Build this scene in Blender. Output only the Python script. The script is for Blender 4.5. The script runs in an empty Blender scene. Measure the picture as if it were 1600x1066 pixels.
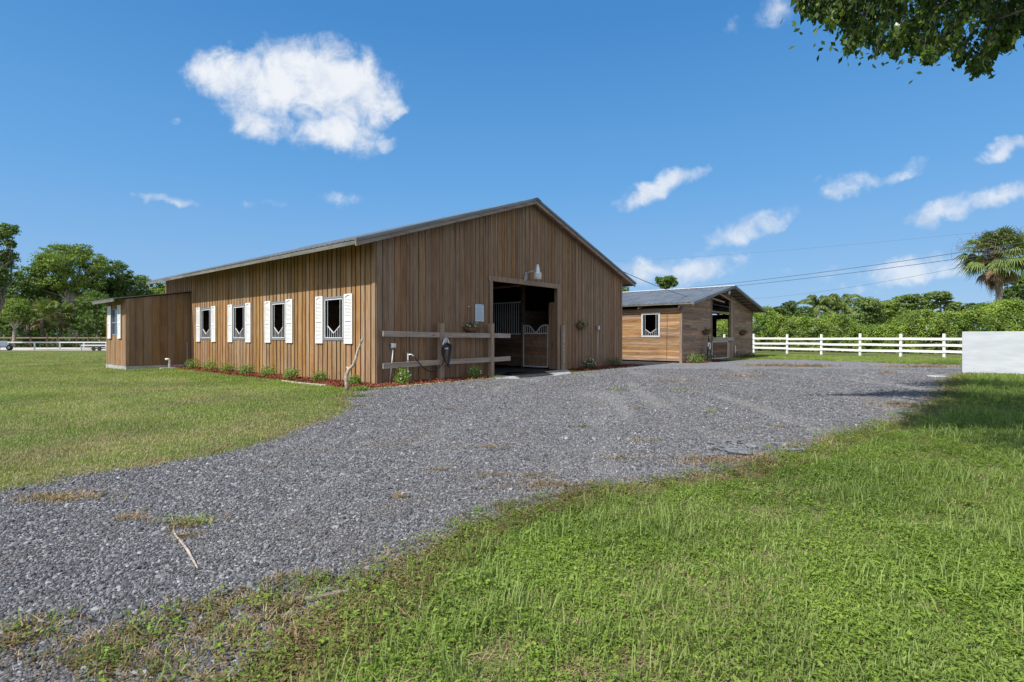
import bpy, bmesh, math, random
import numpy as np
from mathutils import Vector, Matrix
random.seed(7); RNG = np.random.default_rng(7)
SC = bpy.context.scene
COL = SC.collection
# ------------------------------------------------------------------ camera, sky, sun, exposure
FPX, YH, YAW, CX, CY, H = 849.07, 527.03, 0.864, -9.473, -13.287, 1.4
CO, SI = math.cos(YAW), math.sin(YAW)
cam = bpy.data.objects.new('camera', bpy.data.cameras.new('camera')); COL.objects.link(cam)
cam.location = (CX, CY, H); cam.rotation_euler = (math.pi/2, 0, -YAW)
cam.data.sensor_width = 36; cam.data.lens = 36*FPX/1600; cam.data.shift_y = (YH-533)/1600*1.0
cam.data.clip_start = 0.05; cam.data.clip_end = 6000
SC.camera = cam
SUN = Vector((-1.0, 0.13, 1.2)).normalized()
EL = math.asin(SUN.z); AZ = math.atan2(SUN.x, SUN.y)
sl = bpy.data.lights.new('sun', 'SUN'); sl.energy = 4.2; sl.angle = math.radians(0.5); sl.color = (1.0, 0.95, 0.87)
so = bpy.data.objects.new('sun', sl); COL.objects.link(so); so.rotation_euler = SUN.to_track_quat('Z', 'Y').to_euler(); so.location = (-40, 0, 60)
SC.view_settings.view_transform = 'Standard'; SC.view_settings.look = 'None'
SC.view_settings.exposure = 0.5; SC.view_settings.gamma = 1.0
SC.cycles.max_bounces = 6; SC.cycles.transparent_max_bounces = 8

class NT:
    def __init__(s, nt): s.t = nt; s.n = nt.nodes; s.l = nt.links
    def new(s, typ, **kw):
        n = s.n.new(typ)
        for k, v in kw.items():
            if k.startswith('i_'):
                key = k[2:]; key = int(key) if key.isdigit() else key.replace('_', ' ')
                s.put(n.inputs[key], v)
            else: setattr(n, k, v)
        return n
    def put(s, sock, v):
        if isinstance(v, bpy.types.NodeSocket): s.l.new(v, sock)
        else: sock.default_value = v
    def m(s, op, a, b=0.0, c=None, clamp=False):
        n = s.n.new('ShaderNodeMath'); n.operation = op; n.use_clamp = clamp
        s.put(n.inputs[0], a); s.put(n.inputs[1], b)
        if c is not None: s.put(n.inputs[2], c)
        return n.outputs[0]
    def mix(s, f, a, b, typ='MIX'):
        n = s.n.new('ShaderNodeMix'); n.data_type = 'RGBA'; n.blend_type = typ
        s.put(n.inputs[0], f)
        for k, v in ((6, a), (7, b)):
            if isinstance(v, tuple) and len(v) == 3: v = v+(1,)
            s.put(n.inputs[k], v)
        return n.outputs[2]
    def ss(s, x, lo, hi):
        n = s.n.new('ShaderNodeMapRange'); n.interpolation_type = 'SMOOTHSTEP'
        s.put(n.inputs[0], x); n.inputs[1].default_value = lo; n.inputs[2].default_value = hi
        return n.outputs[0]
    def noise(s, vec, scale, detail=4, rough=.55, dist=0):
        n = s.n.new('ShaderNodeTexNoise'); s.put(n.inputs['Vector'], vec)
        n.inputs['Scale'].default_value = scale; n.inputs['Detail'].default_value = detail
        n.inputs['Roughness'].default_value = rough; n.inputs['Distortion'].default_value = dist
        return n.outputs[0]
    def vm(s, op, a, b):
        n = s.n.new('ShaderNodeVectorMath'); n.operation = op
        s.put(n.inputs[0], a); s.put(n.inputs[1], b)
        return n

W = bpy.data.worlds.new('World'); SC.world = W; W.use_nodes = True
def build_world():
    t = NT(W.node_tree); t.n.clear()
    sky = t.new('ShaderNodeTexSky'); sky.sky_type = 'NISHITA'; sky.sun_disc = False
    sky.sun_elevation = EL; sky.sun_rotation = AZ; sky.air_density = 1.25; sky.dust_density = 0.25; sky.ozone_density = 3.0; sky.altitude = 0
    tc = t.new('ShaderNodeTexCoord').outputs['Generated']
    F = t.vm('DOT_PRODUCT', tc, (SI, CO, 0)).outputs['Value']
    R = t.vm('DOT_PRODUCT', tc, (CO, -SI, 0)).outputs['Value']
    Z = t.new('ShaderNodeSeparateXYZ', i_0=tc).outputs[2]
    Fc = t.m('MAXIMUM', F, 0.05)
    p = t.new('ShaderNodeCombineXYZ', i_0=t.m('DIVIDE', R, Fc), i_1=t.m('DIVIDE', Z, Fc)).outputs[0]
    # two noises used to break the outlines
    nz = t.new('ShaderNodeTexNoise'); t.put(nz.inputs['Vector'], p); nz.inputs['Scale'].default_value = 9; nz.inputs['Detail'].default_value = 5; nz.inputs['Roughness'].default_value = .6
    off = t.vm('MULTIPLY', t.vm('SUBTRACT', nz.outputs['Color'], (.5, .5, .5)).outputs[0], (.11, .08, 0)).outputs[0]
    q = t.vm('ADD', p, off).outputs[0]
    clouds = [ # u, v, ru, rv, angle deg, strength
        (350, 115, 60, 34, -8, 1), (430, 125, 88, 52, 0, 1.05), (510, 130, 92, 56, -4, 1.1), (565, 160, 62, 46, 20, 1), (525, 208, 66, 34, 0, 1), (628, 172, 24, 10, 30, .8), (600, 215, 30, 12, 10, .75), (400, 178, 60, 30, -25, .95),
        (612, 172, 26, 13, 25, .7), (1005, 303, 44, 17, 18, .95), (1052, 284, 58, 17, 18, .95), (1155, 366, 70, 20, 25, .85), (1195, 340, 50, 20, 20, .85), (1330, 285, 48, 20, 10, .85),
        (1420, 266, 44, 13, 20, .75), (1575, 234, 48, 15, 8, .9), (1480, 328, 60, 20, 15, .85), (1560, 305, 70, 20, 12, .9), (1000, 424, 54, 22, 0, .9), (1090, 428, 70, 20, 12, .85),
        (1300, 428, 52, 12, 5, .65), (1430, 417, 90, 20, 6, .85), (1500, 405, 60, 18, 8, .8), (1217, 427, 20, 8, 0, .65), (1143, 42, 24, 16, 50, .6), (1225, 14, 40, 26, 30, .66),
        (260, 311, 70, 9, -6, .68), (400, 316, 60, 8, -3, .5), (550, 303, 60, 14, 0, .5), (271, 186, 12, 7, 0, .6), (1350, 450, 40, 8, 0, .5)]
    acc = None
    for (u, v, ru, rv, a, st) in clouds:
        mp = t.new('ShaderNodeMapping'); mp.vector_type = 'TEXTURE'; t.put(mp.inputs[0], q)
        mp.inputs[1].default_value = ((u-800)/FPX, (YH-v)/FPX, 0); mp.inputs[2].default_value = (0, 0, math.radians(a)); mp.inputs[3].default_value = (ru/FPX*1.12, rv/FPX*1.12, 1)
        ln = t.new('ShaderNodeVectorMath'); ln.operation = 'LENGTH'; t.l.new(mp.outputs[0], ln.inputs[0])
        k = t.m('SUBTRACT', 1.0, t.m('MULTIPLY', ln.outputs['Value'], ln.outputs['Value']))
        k = t.m('MULTIPLY', t.m('MAXIMUM', k, -1.0), st)
        k = t.m('SUBTRACT', k, (1.0-st)*.9)
        acc = k if acc is None else t.m('MAXIMUM', acc, k)
    wisp = t.noise(p, 20, 8, .64, .4); big = t.noise(p, 7, 3, .5)
    dens = t.m('ADD', acc, t.m('MULTIPLY', t.m('SUBTRACT', wisp, .5), 2.1))
    dens = t.m('ADD', dens, t.m('MULTIPLY', t.m('SUBTRACT', big, .5), .8))
    mask = t.m('MULTIPLY', t.ss(dens, -.2, 1.05), t.ss(F, 0.1, .2))
    mask = t.m('MULTIPLY', mask, t.m('SUBTRACT', .97, t.m('MULTIPLY', t.ss(R, .12, .35), .22)))
    # sky colour: a deeper blue high up, a paler one near the horizon
    hs = t.new('ShaderNodeHueSaturation'); hs.inputs['Hue'].default_value = .497; hs.inputs['Saturation'].default_value = 1.12; hs.inputs['Value'].default_value = 1.0; t.l.new(sky.outputs[0], hs.inputs['Color'])
    cr = t.new('ShaderNodeValToRGB'); t.put(cr.inputs[0], Z); e = cr.color_ramp.elements
    stops = [(0.0, (.31, .53, .80)), (.06, (.25, .47, .79)), (.26, (.125, .365, .74)), (.5, (.056, .245, .60)), (1.0, (.035, .15, .45))]
    e[0].position = 0; e[1].position = 1
    for p_, _ in stops[1:-1]: e.new(p_)
    for k_, (p_, c_) in enumerate(stops): e[k_].color = tuple(x*SKYK for x in c_)+(1,)
    ramp10 = t.mix(1.0, cr.outputs[0], (10, 10, 10), 'MULTIPLY')
    skyc = t.mix(.88, hs.outputs[0], ramp10)
    shade = t.noise(q, 13, 4, .6)
    cc = t.mix(t.ss(t.m('ADD', t.m('MULTIPLY', dens, .35), t.m('MULTIPLY', t.m('SUBTRACT', shade, .38), 2.0)), .0, .8), (4.1, 4.8, 5.9), (6.3, 6.5, 6.8))
    out = t.mix(mask, skyc, cc)
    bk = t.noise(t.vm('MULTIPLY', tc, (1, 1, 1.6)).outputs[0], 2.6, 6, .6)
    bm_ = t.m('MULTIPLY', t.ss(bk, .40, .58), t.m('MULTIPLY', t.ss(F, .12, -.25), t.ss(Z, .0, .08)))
    out = t.mix(bm_, out, (8.3, 8.2, 8.0))  # added unseen clouds behind the camera, whitening and lifting the shade fill
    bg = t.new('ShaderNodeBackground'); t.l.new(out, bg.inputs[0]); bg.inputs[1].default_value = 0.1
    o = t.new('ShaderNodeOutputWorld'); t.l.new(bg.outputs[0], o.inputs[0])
SKYK = .74
build_world()

# ------------------------------------------------------------------ photograph measurements -> places on the ground
def G(u, v, z=0.0):
    d = FPX*(H-z)/(v-YH); r = (u-800)*d/FPX
    return (CX+r*CO+d*SI, CY-r*SI+d*CO)
def Q(u, v, d):
    r = (u-800)*d/FPX
    return Vector((CX+r*CO+d*SI, CY-r*SI+d*CO, H-(v-YH)*d/FPX))
def RD(r, d, z=0.0): return Vector((CX+r*CO+d*SI, CY-r*SI+d*CO, z))
def onY(u, Y):
    t = (u-800)/FPX; dy = Y-CY
    return CX+dy*(SI+t*CO)/(CO-t*SI)
def onX(u, X):
    t = (u-800)/FPX; dx = X-CX
    return CY+dx*(CO-t*SI)/(SI+t*CO)
def zat(X, Y, v):
    d = (X-CX)*SI+(Y-CY)*CO
    return H-(v-YH)*d/FPX

# ------------------------------------------------------------------ materials
def new_mat(name):
    m = bpy.data.materials.new(name); m.use_nodes = True
    t = NT(m.node_tree); t.n.clear()
    b = t.new('ShaderNodeBsdfPrincipled'); o = t.new('ShaderNodeOutputMaterial'); t.l.new(b.outputs[0], o.inputs[0])
    return m, t, b, o
def bump(t, b, h, strength, dist):
    n = t.new('ShaderNodeBump'); n.inputs['Strength'].default_value = strength; n.inputs['Distance'].default_value = dist
    t.put(n.inputs['Height'], h); t.l.new(n.outputs[0], b.inputs['Normal'])
def simple(name, col, rough=.6, metal=0, var=.12, nscale=6, bmp=0.0):
    m, t, b, o = new_mat(name)
    tc = t.new('ShaderNodeTexCoord').outputs['Object']
    n = t.noise(tc, nscale, 5)
    lo = tuple(c*(1-var) for c in col); hi = tuple(min(1, c*(1+var)) for c in col)
    t.put(b.inputs['Base Color'], t.mix(t.ss(n, .3, .7), lo, hi))
    b.inputs['Roughness'].default_value = rough; b.inputs['Metallic'].default_value = metal
    if bmp: bump(t, b, n, .5, bmp)
    return m
def wood(name, dark, light, axis=2, rough=.8, var=.35, gray=(.2, .17, .14), gamt=.4, knots=True, fine=38):
    m, t, b, o = new_mat(name)
    tc = t.new('ShaderNodeTexCoord').outputs['Object']
    isl = t.new('ShaderNodeNewGeometry').outputs['Random Per Island']
    shift = t.new('ShaderNodeCombineXYZ', i_0=t.m('MULTIPLY', isl, 13.7), i_1=t.m('MULTIPLY', isl, 7.1), i_2=t.m('MULTIPLY', isl, 5.3)).outputs[0]
    v = t.vm('ADD', tc, shift).outputs[0]
    sc = [1.0, 1.0, 1.0]; sc[axis] = .045
    g = t.vm('MULTIPLY', v, tuple(sc)).outputs[0]
    grain = t.noise(g, fine, 5, .65, .6)
    grain2 = t.noise(g, fine*.28, 3, .5, 1.0)
    mott = t.noise(v, 1.6, 4, .6)
    f = t.m('ADD', t.m('MULTIPLY', grain, .55), t.m('MULTIPLY', grain2, .45))
    c = t.mix(t.ss(f, .33, .66), dark, light)
    c = t.mix(t.m('MULTIPLY', t.ss(mott, .42, .72), gamt), c, gray)
    sc2 = [1.0, 1.0, 1.0]; sc2[axis] = .28
    if knots:
        vo = t.new('ShaderNodeTexVoronoi'); t.put(vo.inputs['Vector'], t.vm('MULTIPLY', v, tuple(sc2)).outputs[0]); vo.inputs['Scale'].default_value = 5.2
        kn = t.ss(vo.outputs['Distance'], .10, .045)
        pick = t.m('GREATER_THAN', t.new('ShaderNodeSeparateXYZ', i_0=vo.outputs['Color']).outputs[0], .55)
        c = t.mix(t.m('MULTIPLY', t.m('MULTIPLY', kn, pick), .75), c, tuple(x*.25 for x in dark))
    val = t.m('ADD', 1-var*.5, t.m('MULTIPLY', isl, var))
    hs = t.new('ShaderNodeHueSaturation'); t.put(hs.inputs['Color'], c); t.put(hs.inputs['Value'], val)
    t.put(hs.inputs['Saturation'], t.m('ADD', .82, t.m('MULTIPLY', t.m('FRACT', t.m('MULTIPLY', isl, 17.3)), .34)))
    t.put(hs.inputs['Hue'], t.m('ADD', .492, t.m('MULTIPLY', t.m('FRACT', t.m('MULTIPLY', isl, 31.7)), .014)))
    t.l.new(hs.outputs[0], b.inputs['Base Color'])
    b.inputs['Roughness'].default_value = rough; b.inputs['Specular IOR Level'].default_value = .25
    bump(t, b, f, .55, .006)
    return m
def leaf(name, c1, c2, trans=.35, spots=None, wscale=.35, rough=.55, rnd='isl', wc=None):
    """foliage: colour per leaf plus slow variation through space"""
    m, t, b, o = new_mat(name)
    geo = t.new('ShaderNodeNewGeometry')
    r = geo.outputs['Random Per Island']
    if rnd == 'inst':
        oi = t.new('ShaderNodeObjectInfo').outputs['Random']
        r = t.m('FRACT', t.m('ADD', r, oi))
    pos = geo.outputs['Position']
    w = t.noise(pos, wscale, 3)
    f = t.m('ADD', t.m('MULTIPLY', r, .55), t.m('MULTIPLY', t.ss(w, .3, .7), .45))
    c = t.mix(f, c1, c2)
    if wc:
        w2 = t.noise(pos, wc[1], 4, .6)
        c = t.mix(t.m('MULTIPLY', t.ss(w2, wc[2], wc[3]), wc[4]), c, wc[0])
    if spots: c = t.mix(t.m('GREATER_THAN', t.m('FRACT', t.m('MULTIPLY', r, 7.77)), 1-spots[1]), c, spots[0])
    t.put(b.inputs['Base Color'], c); b.inputs['Roughness'].default_value = rough; b.inputs['Specular IOR Level'].default_value = .3
    tr = t.new('ShaderNodeBsdfTranslucent'); t.put(tr.inputs[0], t.mix(1.0, c, (1.0, 1.15, .5), 'MULTIPLY'))
    mx = t.new('ShaderNodeMixShader'); mx.inputs[0].default_value = trans
    t.l.new(b.outputs[0], mx.inputs[1]); t.l.new(tr.outputs[0], mx.inputs[2]); t.l.new(mx.outputs[0], o.inputs[0])
    return m

M = {}
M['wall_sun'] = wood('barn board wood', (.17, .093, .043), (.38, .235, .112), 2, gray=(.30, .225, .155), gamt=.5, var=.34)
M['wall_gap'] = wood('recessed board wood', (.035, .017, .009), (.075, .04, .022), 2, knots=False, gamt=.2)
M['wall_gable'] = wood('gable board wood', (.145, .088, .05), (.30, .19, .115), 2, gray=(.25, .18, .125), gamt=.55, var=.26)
M['gable_gap'] = wood('gable recessed wood', (.05, .027, .015), (.10, .055, .034), 2, knots=False, gamt=.2)
M['trim'] = wood('trim wood', (.16, .10, .06), (.31, .205, .135), 2, gray=(.28, .21, .15), gamt=.5, var=.25)
M['rail_wood'] = wood('weathered rail wood', (.22, .165, .13), (.42, .33, .27), 0, gray=(.4, .34, .3), gamt=.6, var=.3)
M['post_wood'] = wood('weathered post wood', (.20, .13, .085), (.38, .27, .18), 2, gray=(.34, .27, .22), gamt=.5, var=.3)
M['fascia'] = wood('fascia wood', (.17, .125, .10), (.32, .25, .21), 0, gray=(.34, .29, .26), gamt=.5, var=.2)
M['fascia_y'] = wood('eave fascia wood', (.085, .083, .07), (.19, .185, .155), 1, gray=(.20, .205, .185), gamt=.5, var=.2)
M['soffit'] = wood('soffit wood', (.22, .125, .08), (.40, .25, .17), 0, gamt=.2, var=.3)
M['ply'] = wood('plywood siding', (.145, .09, .048), (.27, .175, .095), 2, gray=(.21, .15, .10), gamt=.6, var=.12, knots=False, fine=20)
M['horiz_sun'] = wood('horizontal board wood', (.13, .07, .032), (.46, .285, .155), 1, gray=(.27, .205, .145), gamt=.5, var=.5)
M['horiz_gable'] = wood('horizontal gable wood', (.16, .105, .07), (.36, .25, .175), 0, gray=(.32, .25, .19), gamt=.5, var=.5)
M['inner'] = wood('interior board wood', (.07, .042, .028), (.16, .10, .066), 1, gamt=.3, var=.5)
M['red_board'] = wood('reddish gate boards', (.09, .05, .03), (.19, .105, .06), 0, gamt=.15, var=.4)
M['white'] = simple('white paint', (.74, .74, .735), .5, var=.04)
M['gwhite'] = simple('off white powder coated metal', (.60, .62, .65), .45, var=.08)
M['frame'] = simple('grey window metal', (.20, .235, .29), .5, .1, var=.08)
M['galv'] = simple('galvanised pipe', (.42, .43, .45), .45, .5, var=.15, nscale=20)
M['lampm'] = simple('lamp metal', (.62, .65, .69), .35, .35, var=.06)
M['glass_l'] = simple('ribbed lamp glass', (.55, .56, .55), .15, 0, var=.25, nscale=40)
M['black'] = simple('black rubber', (.012, .012, .013), .5)
M['dark'] = simple('dark steel', (.03, .03, .035), .5)
M['concrete'] = simple('concrete', (.36, .36, .36), .85, var=.22, nscale=3, bmp=.004)
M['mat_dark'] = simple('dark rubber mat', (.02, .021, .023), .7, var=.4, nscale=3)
M['cable'] = simple('cable grey', (.07, .085, .11), .6)
M['bark'] = simple('bark', (.16, .135, .11), .9, var=.5, nscale=4, bmp=.03)
M['bark_pale'] = simple('pale bark', (.34, .31, .27), .9, var=.4, nscale=4, bmp=.03)
M['bark_dark'] = simple('dark bark', (.07, .06, .05), .9, var=.4, nscale=6, bmp=.02)
M['stick'] = simple('bare grey branch', (.36, .31, .255), .85, var=.35, nscale=14, bmp=.01)
M['terra'] = simple('terracotta basket liner', (.17, .075, .035), .9, var=.4, nscale=20)
M['paper'] = simple('laminated notice paper', (.50, .60, .72), .4, var=.05)
M['ink'] = simple('printed grey text', (.16, .2, .28), .6)
M['sand'] = simple('pale arena sand', (.50, .46, .40), .95, var=.12, nscale=.5)
M['asphalt_chunk'] = simple('broken asphalt', (.16, .165, .18), .9, var=.6, nscale=22, bmp=.02)
M['white_leafy'] = simple('white petals', (.8, .8, .76), .6)
M['tyre'] = simple('tyre rubber', (.02, .02, .022), .8)
def mat_metal_roof():
    m, t, b, o = new_mat('galvalume roof sheet')
    tc = t.new('ShaderNodeTexCoord').outputs['Object']
    n = t.noise(tc, .9, 4); s = t.noise(t.vm('MULTIPLY', tc, (.15, 3.5, 1)).outputs[0], 2.2, 4)
    f = t.m('ADD', t.m('MULTIPLY', n, .5), t.m('MULTIPLY', s, .5))
    t.put(b.inputs['Base Color'], t.mix(t.ss(f, .35, .65), (.15, .165, .18), (.25, .27, .285)))
    b.inputs['Metallic'].default_value = .45; b.inputs['Roughness'].default_value = .5
    return m
M['roof'] = mat_metal_roof()
def mat_block():
    m, t, b, o = new_mat('white painted block')
    tc = t.new('ShaderNodeTexCoord').outputs['Object']
    v = t.new('ShaderNodeCombineXYZ', i_0=t.new('ShaderNodeSeparateXYZ', i_0=tc).outputs[1], i_1=t.new('ShaderNodeSeparateXYZ', i_0=tc).outputs[2]).outputs[0]
    br = t.new('ShaderNodeTexBrick'); t.put(br.inputs['Vector'], v); br.inputs['Scale'].default_value = 1
    br.inputs['Brick Width'].default_value = .4; br.inputs['Row Height'].default_value = .2; br.inputs['Mortar Size'].default_value = .006; br.inputs['Mortar Smooth'].default_value = .6
    n = t.noise(t.vm('MULTIPLY', tc, (1, .35, 1.6)).outputs[0], 3.2, 6, .65)
    c = t.mix(t.ss(n, .35, .7), (.42, .45, .495), (.50, .535, .58))
    t.put(b.inputs['Base Color'], c); b.inputs['Roughness'].default_value = .75
    bump(t, b, t.m('ADD', t.m('MULTIPLY', br.outputs['Fac'], -.15), n), .35, .012)
    return m
M['block'] = mat_block()
def mat_gravel():
    m, t, b, o = new_mat('crushed grey gravel')
    pos = t.new('ShaderNodeNewGeometry').outputs['Position']
    dn = t.new('ShaderNodeTexNoise'); t.put(dn.inputs['Vector'], pos); dn.inputs['Scale'].default_value = 25
    pv = t.vm('ADD', pos, t.vm('MULTIPLY', dn.outputs['Color'], (.02, .02, 0)).outputs[0]).outputs[0]
    v1 = t.new('ShaderNodeTexVoronoi'); t.put(v1.inputs['Vector'], pv); v1.inputs['Scale'].default_value = 48
    v2 = t.new('ShaderNodeTexVoronoi'); t.put(v2.inputs['Vector'], pv); v2.inputs['Scale'].default_value = 17
    r1 = t.new('ShaderNodeSeparateXYZ', i_0=v1.outputs['Color']).outputs[0]
    r2 = t.new('ShaderNodeSeparateXYZ', i_0=v2.outputs['Color']).outputs[1]
    f = t.m('ADD', t.m('MULTIPLY', r1, .7), t.m('MULTIPLY', r2, .3))
    cr = t.new('ShaderNodeValToRGB'); t.put(cr.inputs[0], f)
    e = cr.color_ramp.elements; e[0].position = .12; e[0].color = (.045, .047, .055, 1); e[1].position = .93; e[1].color = (.42, .42, .44, 1)
    x = e.new(.45); x.color = (.165, .165, .175, 1); x = e.new(.75); x.color = (.25, .25, .26, 1)
    lg = t.noise(pos, .55, 6, .62); fineb = t.noise(pos, 2.7, 6, .7)
    c = t.mix(t.m('MULTIPLY', t.ss(lg, .50, .68), .42), cr.outputs[0], (.145, .125, .10))
    c = t.mix(t.m('MULTIPLY', t.ss(fineb, .62, .78), .35), c, (.075, .065, .05))
    c = t.mix(t.m('MULTIPLY', t.ss(t.noise(pos, .8, 5, .6, .5), .60, .72), .35), c, (.40, .39, .38))
    t.put(b.inputs['Base Color'], c); b.inputs['Roughness'].default_value = .85
    h = t.m('ADD', t.m('MULTIPLY', t.m('SUBTRACT', .5, v1.outputs['Distance']), 1.0), t.m('MULTIPLY', fineb, 1.2))
    bump(t, b, h, .8, .02)
    return m
M['gravel'] = mat_gravel()
def mat_ground():
    m, t, b, o = new_mat('grassy soil')
    pos = t.new('ShaderNodeNewGeometry').outputs['Position']
    n1 = t.noise(pos, .35, 6, .6); n2 = t.noise(pos, 5.0, 6, .7); n3 = t.noise(pos, 40, 4, .7)
    c = t.mix(t.ss(n2, .35, .65), (.075, .10, .03), (.14, .175, .055))
    c = t.mix(t.m('MULTIPLY', t.ss(n1, .45, .65), .5), c, (.26, .23, .11))
    c = t.mix(t.m('MULTIPLY', t.ss(n3, .5, .7), .4), c, (.08, .065, .035))
    t.put(b.inputs['Base Color'], c); b.inputs['Roughness'].default_value = .95; b.inputs['Specular IOR Level'].default_value = .1
    bump(t, b, t.m('ADD', n2, n3), .7, .03)
    return m
M['ground'] = mat_ground()
M['mulch_base'] = simple('mulch soil', (.065, .026, .016), .95, var=.5, nscale=20, bmp=.01)
M['mulch'] = leaf('mulch chips', (.10, .026, .015), (.30, .09, .05), 0, rnd='inst', rough=.8)
def stone_mat():
    m, t, b, o = new_mat('loose stones')
    oi = t.new('ShaderNodeObjectInfo').outputs['Random']
    tc = t.new('ShaderNodeTexCoord').outputs['Object']
    cr = t.new('ShaderNodeValToRGB'); t.put(cr.inputs[0], oi)
    e = cr.color_ramp.elements; e[0].position = 0; e[0].color = (.035, .036, .042, 1); e[1].position = 1; e[1].color = (.38, .38, .39, 1)
    x = e.new(.5); x.color = (.105, .106, .115, 1); x = e.new(.90); x.color = (.23, .23, .24, 1)
    c = t.mix(t.m('MULTIPLY', t.noise(tc, 3, 3), .4), cr.outputs[0], (.09, .09, .10))
    pos = t.new('ShaderNodeNewGeometry').outputs['Position']
    rot = t.new('ShaderNodeVectorRotate', i_0=pos); rot.inputs['Angle'].default_value = -.62
    tr_ = t.noise(t.vm('MULTIPLY', rot.outputs[0], (.16, 1.0, 1)).outputs[0], .9, 4, .55)
    c = t.mix(t.m('MULTIPLY', t.ss(tr_, .52, .66), .45), c, (.27, .265, .26))
    c = t.mix(t.m('MULTIPLY', t.ss(t.noise(pos, .9, 6, .65), .52, .68), .5), c, (.12, .10, .08))
    c = t.mix(t.m('MULTIPLY', t.ss(t.noise(pos, 3.1, 4, .6), .56, .7), .35), c, (.06, .06, .065))
    t.put(b.inputs['Base Color'], c); b.inputs['Roughness'].default_value = .7
    return m
M['stone'] = stone_mat()
M['pebble'] = simple('pale edging stone', (.40, .36, .30), .85, var=.35, nscale=9, bmp=.01)
M['blade'] = leaf('grass blades', (.10, .16, .035), (.33, .43, .12), .3, rnd='inst', wc=((.20, .20, .08), .45, .5, .75, .4))
M['weed'] = leaf('broad leaf weeds', (.075, .135, .02), (.31, .44, .07), .3, rnd='inst')
M['dry'] = leaf('dry thatch', (.17, .11, .06), (.46, .35, .21), .1, rnd='inst')
M['blade_l'] = leaf('mown lawn blades', (.15, .20, .055), (.39, .44, .16), .3, rnd='inst', wc=((.46, .38, .20), .5, .44, .64, .6))
M['blade_edge'] = leaf('lush lawn blades', (.12, .20, .03), (.32, .43, .07), .3, rnd='inst')
M['edge_weed'] = leaf('brownish edge weeds', (.11, .07, .03), (.17, .15, .04), .15, rnd='inst')
M['oak'] = leaf('oak foliage', (.045, .09, .022), (.17, .26, .055), .25, wscale=.22)
M['oak_light'] = leaf('light green foliage', (.10, .17, .03), (.28, .37, .07), .3, wscale=.3)
M['dense'] = leaf('dark dense foliage', (.03, .06, .02), (.10, .16, .045), .2, wscale=.3)
M['pine'] = leaf('pine foliage', (.09, .15, .045), (.23, .31, .09), .2, wscale=.4)
M['hedgeleaf'] = leaf('vine leaves', (.08, .16, .022), (.40, .52, .09), .3, wscale=.45, wc=((.10, .15, .05), .35, .5, .7, .5))
M['palm'] = leaf('palm leaflets', (.07, .12, .03), (.25, .32, .08), .25, wscale=.6)
M['palm_dry'] = leaf('dead palm leaflets', (.15, .10, .06), (.34, .23, .14), .1, wscale=.6)
M['vine_dry'] = leaf('dry vine twigs', (.10, .075, .07), (.20, .16, .14), .1)
M['bush'] = leaf('shrub leaves', (.09, .18, .03), (.28, .43, .08), .3, wscale=2)
M['bush_dark'] = leaf('dark shrub leaves', (.025, .06, .018), (.07, .13, .035), .25, wscale=2)
M['canopy'] = leaf('overhanging tree leaves', (.028, .06, .018), (.10, .165, .035), .4, wscale=1.2, rough=.3, spots=((.24, .32, .06), .16))
M['core'] = simple('shrub stems and hedge core', (.05, .07, .025), .95, var=.5, nscale=2)

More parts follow.
